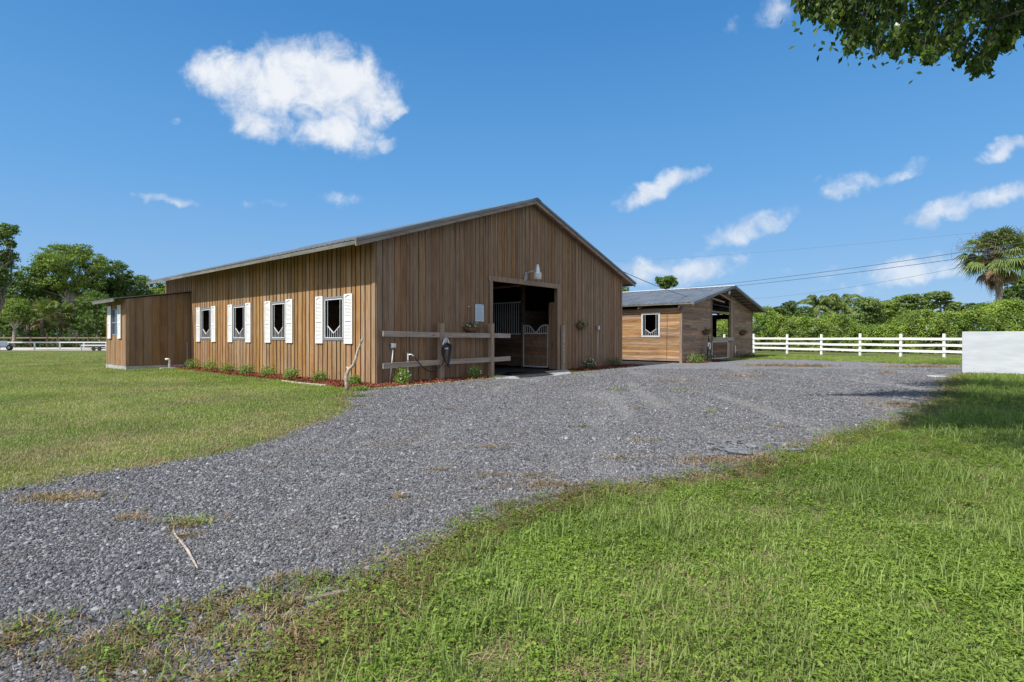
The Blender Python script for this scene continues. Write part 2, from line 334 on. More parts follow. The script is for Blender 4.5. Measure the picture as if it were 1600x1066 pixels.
# ------------------------------------------------------------------ mesh helpers
class MB:
    """collects faces; .build makes ONE mesh object"""
    def __init__(s): s.v = []; s.f = []; s.mi = []
    def hexa(s, c, mi=0):
        b = len(s.v); s.v += [tuple(p) for p in c]
        for q in ((0, 3, 2, 1), (4, 5, 6, 7), (0, 1, 5, 4), (1, 2, 6, 5), (2, 3, 7, 6), (3, 0, 4, 7)):
            s.f.append(tuple(b+i for i in q)); s.mi.append(mi)
    def box(s, x0, x1, y0, y1, z0, z1, mi=0):
        s.hexa([(x0, y0, z0), (x1, y0, z0), (x1, y1, z0), (x0, y1, z0), (x0, y0, z1), (x1, y0, z1), (x1, y1, z1), (x0, y1, z1)], mi)
    def bar(s, a, b, w, h, mi=0, up=(0, 0, 1)):
        a = Vector(a); b = Vector(b); d = (b-a).normalized(); up = Vector(up)
        if abs(d.dot(up)) > .98: up = Vector((1, 0, 0))
        x = d.cross(up).normalized()*w/2; y = x.cross(d).normalized()*h/2
        s.hexa([a-x-y, a+x-y, b+x-y, b-x-y, a-x+y, a+x+y, b+x+y, b-x+y], mi)
    def tube(s, pts, radii, n=8, mi=0, cap=True):
        pts = [Vector(p) for p in pts]
        if not hasattr(radii, '__len__'): radii = [radii]*len(pts)
        base = len(s.v); ref = None
        for i, p in enumerate(pts):
            d = (pts[min(i+1, len(pts)-1)]-pts[max(i-1, 0)])
            d = d.normalized() if d.length > 1e-9 else Vector((0, 0, 1))
            if ref is None: ref = Vector((1, 0, 0)) if abs(d.x) < .8 else Vector((0, 1, 0))
            x = (ref-d*ref.dot(d)).normalized(); y = d.cross(x); ref = x
            for k in range(n):
                a = 2*math.pi*k/n
                s.v.append(tuple(p+(x*math.cos(a)+y*math.sin(a))*radii[i]))
        for i in range(len(pts)-1):
            for k in range(n):
                a = base+i*n+k; b = base+i*n+(k+1) % n
                s.f.append((a, b, b+n, a+n)); s.mi.append(mi)
        if cap:
            s.f.append(tuple(base+k for k in reversed(range(n)))); s.mi.append(mi)
            e = base+(len(pts)-1)*n
            s.f.append(tuple(e+k for k in range(n))); s.mi.append(mi)
    def lathe(s, c, prof, n=20, mi=0):
        s.tube([(c[0], c[1], c[2]+z) for r, z in prof], [max(r, .001) for r, z in prof], n, mi)
    def build(s, name, mats, parent=None, smooth=False, bev=0):
        me = bpy.data.meshes.new(name); me.from_pydata(s.v, [], s.f); me.update()
        mats = mats if isinstance(mats, (list, tuple)) else [mats]
        for m in mats: me.materials.append(m)
        if len(mats) > 1: me.polygons.foreach_set('material_index', s.mi)
        if smooth: me.polygons.foreach_set('use_smooth', [True]*len(me.polygons))
        o = bpy.data.objects.new(name, me); COL.objects.link(o)
        if parent is not None: o.parent = parent
        if bev:
            md = o.modifiers.new('bevel', 'BEVEL'); md.width = bev; md.segments = 2; md.limit_method = 'ANGLE'
        return o
def tag(o, label=None, cat=None, group=None, kind=None):
    if label: o['label'] = label
    if cat: o['category'] = cat
    if group: o['group'] = group
    if kind: o['kind'] = kind
    return o
def thing(name, loc, label, cat, group=None, rz=0):
    o = bpy.data.objects.new(name, None); COL.objects.link(o); o.empty_display_size = .3
    o.location = loc; o.rotation_euler.z = rz
    return tag(o, label, cat, group)
def npmesh(name, verts, faces, mats, parent=None, link=True, midx=None):
    """verts (n,3), faces (m,k) all the same size"""
    me = bpy.data.meshes.new(name); n = len(verts); m, k = faces.shape
    me.vertices.add(n); me.vertices.foreach_set('co', np.asarray(verts, np.float32).ravel())
    me.loops.add(m*k); me.loops.foreach_set('vertex_index', faces.astype(np.int32).ravel())
    me.polygons.add(m); me.polygons.foreach_set('loop_start', np.arange(m, dtype=np.int32)*k)
    try: me.polygons.foreach_set('loop_total', np.full(m, k, np.int32))
    except Exception: pass
    me.update(calc_edges=True)
    for mt in (mats if isinstance(mats, (list, tuple)) else [mats]): me.materials.append(mt)
    if midx is not None: me.polygons.foreach_set('material_index', midx.astype(np.int32))
    o = bpy.data.objects.new(name, me)
    if link: COL.objects.link(o)
    if parent is not None: o.parent = parent
    return o
def unit(a): return a/np.maximum(np.linalg.norm(a, axis=1, keepdims=True), 1e-9)
def leaf_quads(c, size, asp=.5, up=.4, axis=None, nrm=None):
    """leaf shaped quads (pointed both ends, folded along the rib) at centres c"""
    n = len(c); size = np.broadcast_to(np.asarray(size, float), (n,))[:, None]
    a = RNG.normal(size=(n, 3)) if axis is None else axis+RNG.normal(size=(n, 3))*.35
    a = unit(a)
    b = RNG.normal(size=(n, 3)); b[:, 2] += up*2.2
    if nrm is not None: b = b*.7+nrm
    b = unit(b-a*(a*b).sum(1, keepdims=True))
    s = np.cross(a, b)
    v = np.stack([c-a*size*.5, c+s*size*asp*.5+b*size*.06, c+a*size*.5, c-s*size*asp*.5+b*size*.06], 1).reshape(-1, 3)
    f = np.arange(n*4).reshape(n, 4)
    return v, f
def lobe_points(lobes, n, clump=.3, sub=14):
    """lobes: (centre(3), radii(3)); foliage grouped in twiggy clumps near the lobe surfaces"""
    vol = np.array([l[1][0]*l[1][1]*l[1][2] for l in lobes])**.72; vol /= vol.sum()
    P = []; Nn = []
    for (c, r), w in zip(lobes, vol):
        k = max(30, int(n*w)); ns = max(6, int(sub*(1+w*len(lobes))))
        d = unit(RNG.normal(size=(ns, 3))); rr = RNG.uniform(.45, 1.0, (ns, 1))**.6
        sc = d*rr; idx = RNG.integers(0, ns, k); szs = RNG.uniform(.5, 1.3, ns)
        off = RNG.normal(size=(k, 3))*clump*.62*szs[idx][:, None]; off[:, 2] *= .7
        p = sc[idx]+off
        P.append(np.asarray(c)+p*np.asarray(r)); Nn.append(unit(p))
    return np.concatenate(P), np.concatenate(Nn)
def limb(mb, a, b, r0, r1, wig=.08, n=5, sides=7):
    a = Vector(a); b = Vector(b); L = (b-a).length; pts = []; rad = []
    for i in range(n+1):
        t = i/n; j = Vector((random.gauss(0, 1), random.gauss(0, 1), random.gauss(0, .5)))*L*wig*(t*(1-t)*2)
        pts.append(a.lerp(b, t)+j); rad.append(r0+(r1-r0)*t)
    mb.tube(pts, rad, sides)
    return pts
def tree(name, u, base_d, lobes_px, label, leafmat, n, size, group=None, cat='tree', barkmat='bark', tr=.28, trunk_v=None, dj=.6, clump=.25, asp=.55, sub=30, lean=0, lowtrunk=True):
    """lobes_px: (u, v, ru, rv) outline lobes measured in the photo, given a real depth base_d (metres)"""
    base = RD((u-800)*base_d/FPX, base_d, 0)
    t = thing(name, base, label, cat, group)
    k = base_d/FPX; lobes = []
    for (lu, lv, ru, rv) in lobes_px:
        dd = random.uniform(-dj, dj)*ru*k
        c = Q(lu, lv, base_d)-base+Vector((SI, CO, 0))*dd
        rr = ru*k; lobes.append((np.array(c), (rr, rr, rv*k)))
    P, Nn = lobe_points(lobes, int(n*1.7), clump, sub)
    keep = P[:, 2] > .3; P = P[keep]; Nn = Nn[keep]
    v, f = leaf_quads(P, RNG.uniform(.6, 1.3, len(P))*size*.85, asp, nrm=Nn*.8)
    npmesh('crown', v, f, M[leafmat], t)
    mb = MB(); cs = [Vector(l[0]) for l in lobes]; mean = sum(cs, Vector())/len(cs)
    zf = min(c.z for c in cs)*.55 if trunk_v is None else Q(u, trunk_v, base_d).z
    zf = max(zf, .8); fork = Vector((mean.x*.35+lean, mean.y*.35, zf))
    limb(mb, (0, 0, -.2), fork, tr, tr*.72, .04, 6, 9)
    for (c, r) in lobes:
        c = Vector(c); p = limb(mb, fork, c, tr*.5, tr*.14, .12)
        for _ in range(3):
            e = c+Vector([random.uniform(-.8, .8)*r[i] for i in range(3)])
            limb(mb, p[random.randint(2, 5)], e, tr*.16, tr*.03, .1, 3, 5)
    mb.build('trunk', M[barkmat], t, smooth=True)
    return t

# ------------------------------------------------------------------ ground, driveway, mulch
S = 2600
npmesh('ground', np.array([(-S, -S, 0), (S, -S, 0), (S, S, 0), (-S, S, 0)]), np.array([[0, 1, 2, 3]]), M['ground'])['kind'] = 'structure'
drive_px = [(0, 768), (60, 757), (112, 745), (169, 736), (244, 727), (319, 713), (375, 702), (431, 686), (487, 665), (532, 648), (549, 635), (541, 622), (552, 612), (600, 607)]
drive = [G(-420, 880), G(-250, 830)]+[G(*p) for p in drive_px]
drive += [(-.9, -1.0), (3.2, -1.05), (4.2, -1.3), (9.6, -1.3), (11.2, -1.05), (14.6, -1.0), (15.0, -.1), (15.1, 12), (15.2, 26), (17.8, 27), (18.75, 12), (18.78, -1.2), (19.3, -1.75), (24.4, -2.2), (27.0, -2.9)]
drive += [G(1260, 562.5), G(1304, 564.5), G(1360, 566.5), G(1407, 568.5), G(1460, 569.5), G(1502, 570.5), (26.9, -17.5), (17.45, -16.8), (17.45, -12.9)]
drive += [G(*p) for p in [(1494, 587), (1480, 598), (1474, 612), (1462, 628), (1440, 640), (1412, 652), (1370, 666), (1290, 688), (1240, 706), (1200, 720), (1130, 736), (1080, 744), (1020, 752), (960, 759), (900, 770), (830, 787), (750, 810), (680, 848), (620, 884), (560, 925), (520, 955), (480, 985), (440, 1010), (400, 1040), (330, 1085)]]
drive += [tuple(RD(-1.5, 1.9).xy), tuple(RD(-2.2, .8).xy), tuple(RD(-6, .5).xy), tuple(RD(-9, 2.5).xy)]
def rough_poly(poly, step=.35, amp=.07):
    out = []
    for i, a in enumerate(poly):
        b = poly[(i+1) % len(poly)]; L = math.dist(a, b); k = max(1, min(60, int(L/step)))
        straight = (a[0] > 14 and a[1] > -1.3) or (b[0] > 14 and b[1] > -1.3)
        for j in range(k):
            t = j/k; x = a[0]+(b[0]-a[0])*t; y = a[1]+(b[1]-a[1])*t
            am = 0 if straight else amp
            out.append((x+random.gauss(0, am), y+random.gauss(0, am)))
    return out
def sheet(name, poly, z, mat, kind='structure'):
    bm = bmesh.new(); vs = [bm.verts.new((x, y, z)) for x, y in poly]
    es = [bm.edges.new((vs[i], vs[(i+1) % len(vs)])) for i in range(len(vs))]
    bmesh.ops.triangle_fill(bm, use_beauty=True, edges=es)
    for f in bm.faces:
        if f.normal.z < 0: f.normal_flip()
    me = bpy.data.meshes.new(name); bm.to_mesh(me); bm.free(); me.materials.append(mat)
    o = bpy.data.objects.new(name, me); COL.objects.link(o); o['kind'] = kind
    return o
drive_r = rough_poly(drive)
sheet('gravel_driveway', drive_r, .004, M['gravel'])
def inside(poly, P):
    x, y = P[:, 0], P[:, 1]; r = np.zeros(len(P), bool); n = len(poly)
    for i in range(n):
        x0, y0 = poly[i]; x1, y1 = poly[(i+1) % n]
        if y0 == y1: continue
        c = ((y0 > y) != (y1 > y)) & (x < (x1-x0)*(y-y0)/(y1-y0)+x0); r ^= c
    return r
def edist(poly, P):
    d = np.full(len(P), 1e9); n = len(poly)
    for i in range(n):
        a = np.array(poly[i]); b = np.array(poly[(i+1) % n]); ab = b-a
        t = np.clip(((P-a)@ab)/max(ab@ab, 1e-9), 0, 1)
        d = np.minimum(d, np.linalg.norm(P-(a+t[:, None]*ab), axis=1))
    return d
mulch_polys = [[(-.75, -.75), (3.0, -.85), (4.1, -.75), (4.35, .0), (0, 0), (0, 14.2), (-.85, 14.2), (-1.0, 8), (-.95, 3), (-1.15, .3)],
               [(9.7, 0), (9.9, -.75), (11.5, -.8), (15.1, -.85), (14.9, .2), (14.36, 0)],
               [(18.82, -1.2), (19.4, -2.0), (22.6, -2.0), (22.7, -1.2)], [(26.8, -1.2), (26.9, -1.9), (31.2, -2.0), (31.0, -1.2)]]
for p in mulch_polys: sheet('mulch_bed', rough_poly(p, .4, .03), .009, M['mulch_base'])
def sample_poly(poly, n):
    a = np.array(poly); lo, hi = a.min(0), a.max(0); out = np.zeros((0, 2))
    while len(out) < n:
        P = RNG.uniform(lo, hi, (n*2, 2)); out = np.concatenate([out, P[inside(poly, P)]])
    return out[:n]

# ------------------------------------------------------------------ scattering (ground cover nobody could count)
def scatter(name, protos, P, kid, scl, tilt=.0, kind='stuff', z=0.0):
    c = bpy.data.collections.new(name+' kinds')
    for i, o in enumerate(protos):
        o.name = '%s_%02d' % (name, i); c.objects.link(o)
    n = len(P); me = bpy.data.meshes.new(name); me.vertices.add(n)
    co = np.zeros((n, 3), np.float32); co[:, :2] = P[:, :2]; co[:, 2] = z if P.shape[1] == 2 else P[:, 2]
    me.vertices.foreach_set('co', co.ravel())
    rot = np.stack([RNG.normal(0, 1, n)*tilt, RNG.normal(0, 1, n)*tilt, RNG.uniform(0, 6.283, n)], 1).astype(np.float32)
    a = me.attributes.new('rot', 'FLOAT_VECTOR', 'POINT'); a.data.foreach_set('vector', rot.ravel())
    a = me.attributes.new('scl', 'FLOAT', 'POINT'); a.data.foreach_set('value', np.asarray(scl, np.float32))
    a = me.attributes.new('kid', 'INT', 'POINT'); a.data.foreach_set('value', np.asarray(kid, np.int32))
    o = bpy.data.objects.new(name, me); COL.objects.link(o); o['kind'] = kind
    g = bpy.data.node_groups.new(name, 'GeometryNodeTree')
    g.interface.new_socket('Geometry', in_out='INPUT', socket_type='NodeSocketGeometry'); g.interface.new_socket('Geometry', in_out='OUTPUT', socket_type='NodeSocketGeometry')
    N = g.nodes.new; L = g.links.new
    gi = N('NodeGroupInput'); go = N('NodeGroupOutput'); ip = N('GeometryNodeInstanceOnPoints'); ci = N('GeometryNodeCollectionInfo')
    m2p = N('GeometryNodeMeshToPoints')
    ci.inputs[0].default_value = c; ci.inputs['Separate Children'].default_value = True; ci.inputs['Reset Children'].default_value = True
    def at(nm, ty):
        k = N('GeometryNodeInputNamedAttribute'); k.data_type = ty; k.inputs[0].default_value = nm; return k.outputs[0]
    L(gi.outputs[0], m2p.inputs[0]); L(m2p.outputs[0], ip.inputs['Points']); L(ci.outputs[0], ip.inputs['Instance'])
    ip.inputs['Pick Instance'].default_value = True
    L(at('kid', 'INT'), ip.inputs['Instance Index'])
    e2r = N('FunctionNodeEulerToRotation'); L(at('rot', 'FLOAT_VECTOR'), e2r.inputs[0]); L(e2r.outputs[0], ip.inputs['Rotation'])
    L(at('scl', 'FLOAT'), ip.inputs['Scale']); L(ip.outputs[0], go.inputs[0])
    md = o.modifiers.new('scatter', 'NODES'); md.node_group = g
    return o
def proto_blades(n, rad, l0, l1, w, mat, lean=.5, flat=False):
    V = []; F = []
    for i in range(n):
        a = random.uniform(0, 6.283); r = rad*math.sqrt(random.random()); x, y = r*math.cos(a), r*math.sin(a)
        L = random.uniform(l0, l1); a2 = random.uniform(0, 6.283); ln = random.uniform(.15, 1)*lean
        dx, dy = math.cos(a2), math.sin(a2); sx, sy = -dy*w/2, dx*w/2; b = len(V)
        if flat: h1, h2, o1, o2 = .012, .02, L*.5, L
        else: h1, h2, o1, o2 = L*.6, L*math.sqrt(max(.1, 1-ln*ln)), L*ln*.35, L*ln
        hb = .004 if flat else 0
        V += [(x-sx, y-sy, hb), (x+sx, y+sy, hb), (x+dx*o1+sx*.8, y+dy*o1+sy*.8, h1), (x+dx*o1-sx*.8, y+dy*o1-sy*.8, h1), (x+dx*o2+sx*.1, y+dy*o2+sy*.1, h2), (x+dx*o2-sx*.1, y+dy*o2-sy*.1, h2)]
        F += [(b, b+1, b+2, b+3), (b+3, b+2, b+4, b+5)]
    return npmesh('p', np.array(V), np.array(F), mat, link=False)
def proto_weed(n, rad, h, s, mat, wd=.36):
    c = np.stack([RNG.normal(0, rad*.5, n), RNG.normal(0, rad*.5, n), RNG.uniform(.15, 1, n)*h], 1)
    V = []; F = []
    for p in c:
        a = random.uniform(0, 6.283); L = s*random.uniform(.6, 1.3); dx, dy = math.cos(a), math.sin(a); w = L*wd; tz = random.uniform(-.25, .5)*L; b = len(V); px, py = -dy*w, dx*w
        f = L*.12
        V += [(p[0], p[1], p[2]), (p[0]+dx*L*.4+px, p[1]+dy*L*.4+py, p[2]+tz*.4+f), (p[0]+dx*L, p[1]+dy*L, p[2]+tz), (p[0]+dx*L*.4-px, p[1]+dy*L*.4-py, p[2]+tz*.4+f)]
        F += [(b, b+1, b+2, b+3)]
    return npmesh('p', np.array(V), np.array(F), mat, link=False)
def proto_stone(s, mat, flat=.6):
    bm = bmesh.new(); bmesh.ops.create_icosphere(bm, subdivisions=1, radius=s)
    for v in bm.verts: v.co = Vector((v.co.x*random.uniform(.6, 1.3), v.co.y*random.uniform(.6, 1.2), v.co.z*flat*random.uniform(.6, 1.2)))
    me = bpy.data.meshes.new('p'); bm.to_mesh(me); bm.free(); me.materials.append(mat)
    return bpy.data.objects.new('p', me)
def proto_chip(mat):
    V = []; F = []
    for i in range(7):
        x, y = random.gauss(0, .04), random.gauss(0, .04); a = random.uniform(0, 6.283); L = random.uniform(.015, .035); w = random.uniform(.004, .009); z = random.uniform(.004, .028)
        dx, dy = math.cos(a)*L, math.sin(a)*L; px, py = -math.sin(a)*w, math.cos(a)*w; b = len(V); tz = random.gauss(0, .008)
        V += [(x-dx-px, y-dy-py, z-tz), (x+dx-px, y+dy-py, z+tz), (x+dx+px, y+dy+py, z+tz+.004), (x-dx+px, y-dy+py, z-tz+.004)]; F.append((b, b+1, b+2, b+3))
    return npmesh('p', np.array(V), np.array(F), mat, link=False)

def rd_points(n, d0, d1, spread=1.0, pw=1.0):
    d = d0+(d1-d0)*RNG.random(n)**pw; r = RNG.uniform(-1, 1, n)*spread*d
    return np.stack([CX+r*CO+d*SI, CY-r*SI+d*CO], 1), r, d
houses = [[(-2.7, 14.1), (0, 14.1), (0, -.05), (14.4, -.05), (14.4, 17.7), (-2.7, 17.7)], [(18.8, -1.2), (30.9, -1.2), (30.9, 13.2), (18.8, 13.2)], [(17.6, -12.8), (17.9, -12.8), (17.9, -17), (17.6, -17)], [(4.3, -1.35), (9.7, -1.35), (9.7, 0), (4.3, 0)]]
def fuzzy_out(P, sig):
    return ~inside(drive, P+RNG.normal(0, 1, P.shape)*sig[:, None])
def keep_open(P):
    k = np.ones(len(P), bool)
    for h in houses+mulch_polys: k &= ~inside(h, P)
    return k
def patchy(P, s, seed):
    g = np.random.default_rng(seed); ph = g.uniform(0, 6.283, 8); k = g.normal(0, 1, (8, 2))*s
    return sum(np.sin(P@k[i]+ph[i]) for i in range(8))/2.83
# near verge, right of the driveway
P, r, d = rd_points(200000, 1.9, 30, .98)
right = (r > -.2*d) | (d < 4.2)
left = ~right
DE = edist(drive, P)
sig = np.where(d < 8, .12, .16)
ok = fuzzy_out(P, sig) & keep_open(P)
thin = RNG.random(len(P)) < np.clip(.85+.4*patchy(P, 3.0, 21)+.2*patchy(P, 9.0, 22), .35, 1)
vis_right = thin & ok & right & ((d < 22) | (r > 12)) & ~((P[:, 0] < 4) & (P[:, 1] > -4.5))
kinds_r = [proto_blades(16, .09, .025, .075, .005, M['blade'], .8) for _ in range(3)]+[proto_weed(20, .10, .045, .021, M['weed']), proto_weed(26, .10, .05, .030, M['weed'], .13), proto_weed(24, .11, .04, .016, M['weed'], .3), proto_weed(24, .10, .05, .026, M['weed'], .17)]+[proto_blades(14, .10, .04, .11, .004, M['dry'], 1, True) for _ in range(2)]+[proto_blades(9, .06, .08, .19, .0055, M['blade'], .85), proto_weed(9, .07, .07, .034, M['weed'])]+[proto_weed(16, .09, .05, .018, M['edge_weed']) for _ in range(2)]
def choose(P, de, lush):
    n = len(P); u = RNG.random(n); a = patchy(P, 3.2, 3); b = patchy(P, 2.2, 5)
    pw = np.clip(.50+.25*a, .15, .88); pd = np.clip(.22+.18*b, .05, .6)+np.where(de < .35, .25, 0)
    kid = np.where(u < pw, RNG.integers(3, 7, n), np.where(u < pw+pd, RNG.integers(7, 9, n), RNG.integers(0, 3, n)))
    c_ = patchy(P, 2.6, 11); kid = np.where((RNG.random(n) < np.clip(.02+.07*c_, .004, .16)) & (de > .3), 9, kid); kid = np.where((RNG.random(n) < np.clip(.05*patchy(P, 3.6, 13), .0, .12)) & (de > .3), 10, kid)
    kid = np.where((de < .45) & (RNG.random(n) < .35), RNG.integers(11, 13, n), kid)
    return kid
Pr = P[vis_right]; dr = d[vis_right]
scatter('verge_grass', kinds_r, Pr, choose(Pr, DE[vis_right], 1), RNG.uniform(.7, 1.3, len(Pr))*np.clip(.8+dr*.035, .8, 1.8), .12)
# mown lawn left of the driveway
P2, r2, d2 = rd_points(130000, 4.2, 48, 1.0)
ok2 = fuzzy_out(P2, np.full(len(P2), .10)) & keep_open(P2) & ((P2[:, 0] < .2) | (P2[:, 1] > 18)) & (r2 < 0.05*d2) & ~((r2 > -.35*d2) & (d2 < 7.0))
P2 = P2[ok2]; d2 = d2[ok2]; de2 = edist(drive, P2)
kinds_l = [proto_blades(22, .12, .02, .05, .006, M['blade_l'], .9) for _ in range(3)]+[proto_blades(16, .13, .03, .07, .005, M['dry'], 1, True) for _ in range(2)]+[proto_blades(22, .12, .02, .055, .006, M['blade_edge'], .9) for _ in range(3)]
pt = patchy(P2, 1.3, 9); u = RNG.random(len(P2))
lush = np.clip(1-np.abs(P2[:, 0]+1.6)/2.2, 0, .85)*(P2[:, 1] < 16)
kid = np.where(u < .20+.14*pt, RNG.integers(3, 5, len(P2)), np.where(RNG.random(len(P2)) < np.maximum(lush, .18-.1*pt), RNG.integers(5, 8, len(P2)), RNG.integers(0, 3, len(P2))))
kid = np.where((de2 < .3) & (u < .5), RNG.integers(3, 5, len(P2)), kid)
scatter('lawn_grass', kinds_l, P2, kid, RNG.uniform(.7, 1.25, len(P2))*np.clip(.75+d2*.03, .8, 2.0), .1)
# far strip of grass by the white fence
P3 = RNG.uniform((24, -16), (36, 4), (9000, 2)); d3 = (P3[:, 0]-CX)*SI+(P3[:, 1]-CY)*CO
ok3 = ~inside(drive, P3) & keep_open(P3)
P3 = P3[ok3]
scatter('paddock_grass', [proto_blades(24, .16, .03, .07, .01, M['blade_edge'], .9) for _ in range(2)]+[proto_blades(24, .16, .03, .06, .01, M['blade_l'], .9) for _ in range(2)], P3, RNG.integers(0, 4, len(P3)), RNG.uniform(1.2, 2.2, len(P3)), .1)
# loose stones on the driveway
P4, r4, d4 = rd_points(620000, 1.9, 24, .98, 1.5)
ok4 = inside(drive, P4+RNG.normal(0, .07, P4.shape)) & keep_open(P4); P4 = P4[ok4]; d4 = d4[ok4]
kd = [proto_stone(.0068, M['stone'], .7) for _ in range(7)]
scatter('loose_gravel', kd, P4, RNG.integers(0, 7, len(P4)), RNG.lognormal(-.05, .42, len(P4))*np.clip(.8+d4*.065, .9, 1.8), .5, z=.006)
P4b = P4[RNG.random(len(P4)) < .0022]
scatter('larger_gravel', [proto_stone(.02, M['stone'], .45) for _ in range(4)], P4b, RNG.integers(0, 4, len(P4b)), RNG.uniform(.8, 1.7, len(P4b)), .2, z=.006)
# weeds creeping over the gravel: the strip low left, the dry patches, odd sprigs
patches = [(95, 780, .34, .14, 'd', 150), (770, 700, .35, .08, 'd', 30), (690, 735, .2, .06, 'd', 18), (1010, 690, .3, .08, 'd', 26), (1160, 588, 1.6, .5, 'd', 60), (1060, 596, 1.2, .3, 'd', 40), (210, 810, .16, .08, 'd', 30), (300, 818, .22, .1, 'm', 45), (293, 840, .1, .06, 'd', 16), (440, 905, .1, .06, 'd', 14), (285, 625+200, .1, .05, 'd', 12),
           (500, 915, .25, .12, 'm', 60), (625, 778, .1, .05, 'd', 14), (800, 745, .5, .1, 'd', 40), (870, 760, .6, .14, 'd', 110), (1130, 722, .7, .22, 'd', 200), (1180, 716, .7, .2, 'd', 120), (1300, 690, .8, .2, 'd', 120), (1230, 668, .5, .12, 'd', 40),
           (1110, 645, .25, .08, 'm', 26), (905, 668, .2, .06, 'm', 20), (1000, 640, .2, .06, 'd', 14), (970, 718, .3, .06, 'd', 20), (1450, 636, 1.2, .25, 'd', 220), (1400, 632, .7, .15, 'd', 80), (1205, 572, 1.5, .7, 'd', 140), (1262, 573, 1.3, .6, 'd', 130), (1440, 574, 2.4, .7, 'd', 160), (1385, 583, .5, .3, 'd', 26), (560, 620, .35, .15, 'm', 60), (1190, 700, .12, .08, 'g', 26),
           (640, 690, .15, .05, 'd', 10), (700, 640, .2, .06, 'd', 14), (1080, 610, .5, .12, 'm', 20), (960, 610, .4, .12, 'm', 16)]
PW = []; KW = []
kinds_w = [proto_blades(12, .05, .02, .06, .004, M['dry'], 1) for _ in range(2)]+[proto_weed(14, .05, .04, .016, M['edge_weed']) for _ in range(2)]+[proto_weed(14, .05, .045, .022, M['weed']) for _ in range(2)]+[proto_blades(12, .06, .03, .08, .005, M['blade'], .8), proto_blades(12, .08, .03, .07, .005, M['dry'], 1, True)]
for (u_, v_, ra, rb, ty, n_) in patches:
    c0 = np.array(G(u_, v_)); x = RNG.normal(0, .5, n_)*ra; y = RNG.normal(0, .5, n_)*rb
    PW.append(np.stack([c0[0]+x*CO+y*SI, c0[1]-x*SI+y*CO], 1))
    KW.append(RNG.choice({'d': [0, 1, 2, 3, 7, 7, 0], 'm': [0, 2, 3, 4, 6, 7], 'g': [4, 5, 6]}[ty], n_))
strip = [(20, 1010), (100, 1030), (170, 1020), (210, 985), (250, 1000), (300, 960), (350, 950), (390, 940), (420, 960), (460, 950), (330, 990), (260, 1050), (370, 1000), (430, 1000), (60, 985), (480, 1000), (520, 990), (150, 1055), (200, 1040), (560, 960)]
for (u_, v_) in strip:
    c0 = np.array(G(u_, v_)); n_ = 40
    PW.append(c0+RNG.normal(0, .085, (n_, 2))); KW.append(RNG.choice([2, 3, 0, 7, 4, 6, 2, 7, 1, 7, 3], n_))
# a fringe along the whole gravel edge
de = edist(drive, P); fr = (de < .3) & ok & right & (RNG.random(len(P)) < .35) & (d < 20)
PW.append(P[fr]); KW.append(RNG.choice([0, 1, 2, 3, 7, 7], fr.sum()))
fl_ = (de2 < .28) & (RNG.random(len(P2)) < .6) & (d2 < 26); PW.append(P2[fl_]+RNG.normal(0, .10, (fl_.sum(), 2))); KW.append(RNG.choice([0, 1, 2, 7, 7, 3], fl_.sum()))
PW = np.concatenate(PW); KW = np.concatenate(KW)
dW = (PW[:, 0]-CX)*SI+(PW[:, 1]-CY)*CO
scatter('gravel_weeds', kinds_w, PW, KW, RNG.uniform(.6, 1.3, len(PW))*np.clip(dW/9, 1, 3.2), .15)
# mulch chips
for i, p in enumerate(mulch_polys):
    n_ = [5200, 1600, 700, 500][i]; Q_ = sample_poly(p, n_)
    scatter('mulch_chips', [proto_chip(M['mulch']) for _ in range(4)], Q_, RNG.integers(0, 4, n_), RNG.uniform(.8, 1.6, n_), .25, z=.01)

# ------------------------------------------------------------------ building helpers
def frame_pts(o, u, n, s, off, z): return (o[0]+u[0]*s+n[0]*off, o[1]+u[1]*s+n[1]*off, z)
def prism(mb, o, u, n, s0, s1, z00, z01, zt0, zt1, d0, d1, mi=0):
    c = []
    for (z_a, z_b) in ((z00, z01), (zt0, zt1)):
        c += [frame_pts(o, u, n, s0, d0, z_a), frame_pts(o, u, n, s1, d0, z_b), frame_pts(o, u, n, s1, d1, z_b), frame_pts(o, u, n, s0, d1, z_a)]
    mb.hexa(c, mi)
def clad_v(mb, o, u, n, L, z0, zt, opens, bw, gap, th=.022, back=.03, apex=None, jit=.15):
    cuts = []; s = 0.0
    while s < L-.02:
        w = bw*random.uniform(1-jit, 1+jit); e = min(L, s+w)
        if L-e < bw*.4: e = L
        cuts.append((s, e-gap if e < L else e)); s = e
    def put(a, b, d0, d1, mi):
        br = sorted({a, b} | {x for op in opens for x in (op[0], op[1]) if a < x < b} | ({apex} if apex and a < apex < b else set()))
        for p, q in zip(br, br[1:]):
            if q-p < .006: continue
            mid = (p+q)/2; segs = [(z0, None)]
            for (s0, s1, oz0, oz1) in opens:
                if s0 < mid < s1:
                    segs = ([(z0, oz0)] if oz0 > z0+.02 else [])+[(oz1, None)]
            for (za, zb) in segs:
                prism(mb, o, u, n, p, q, za, za, zt(p) if zb is None else zb, zt(q) if zb is None else zb, d0, d1, mi)
    for a, b in cuts: put(a, b, 0, th+random.uniform(-.003, .003), 0)
    s = 0
    while s < L-.01:
        e = min(L, s+.9); put(s, e, -back, -.001, 1); s = e
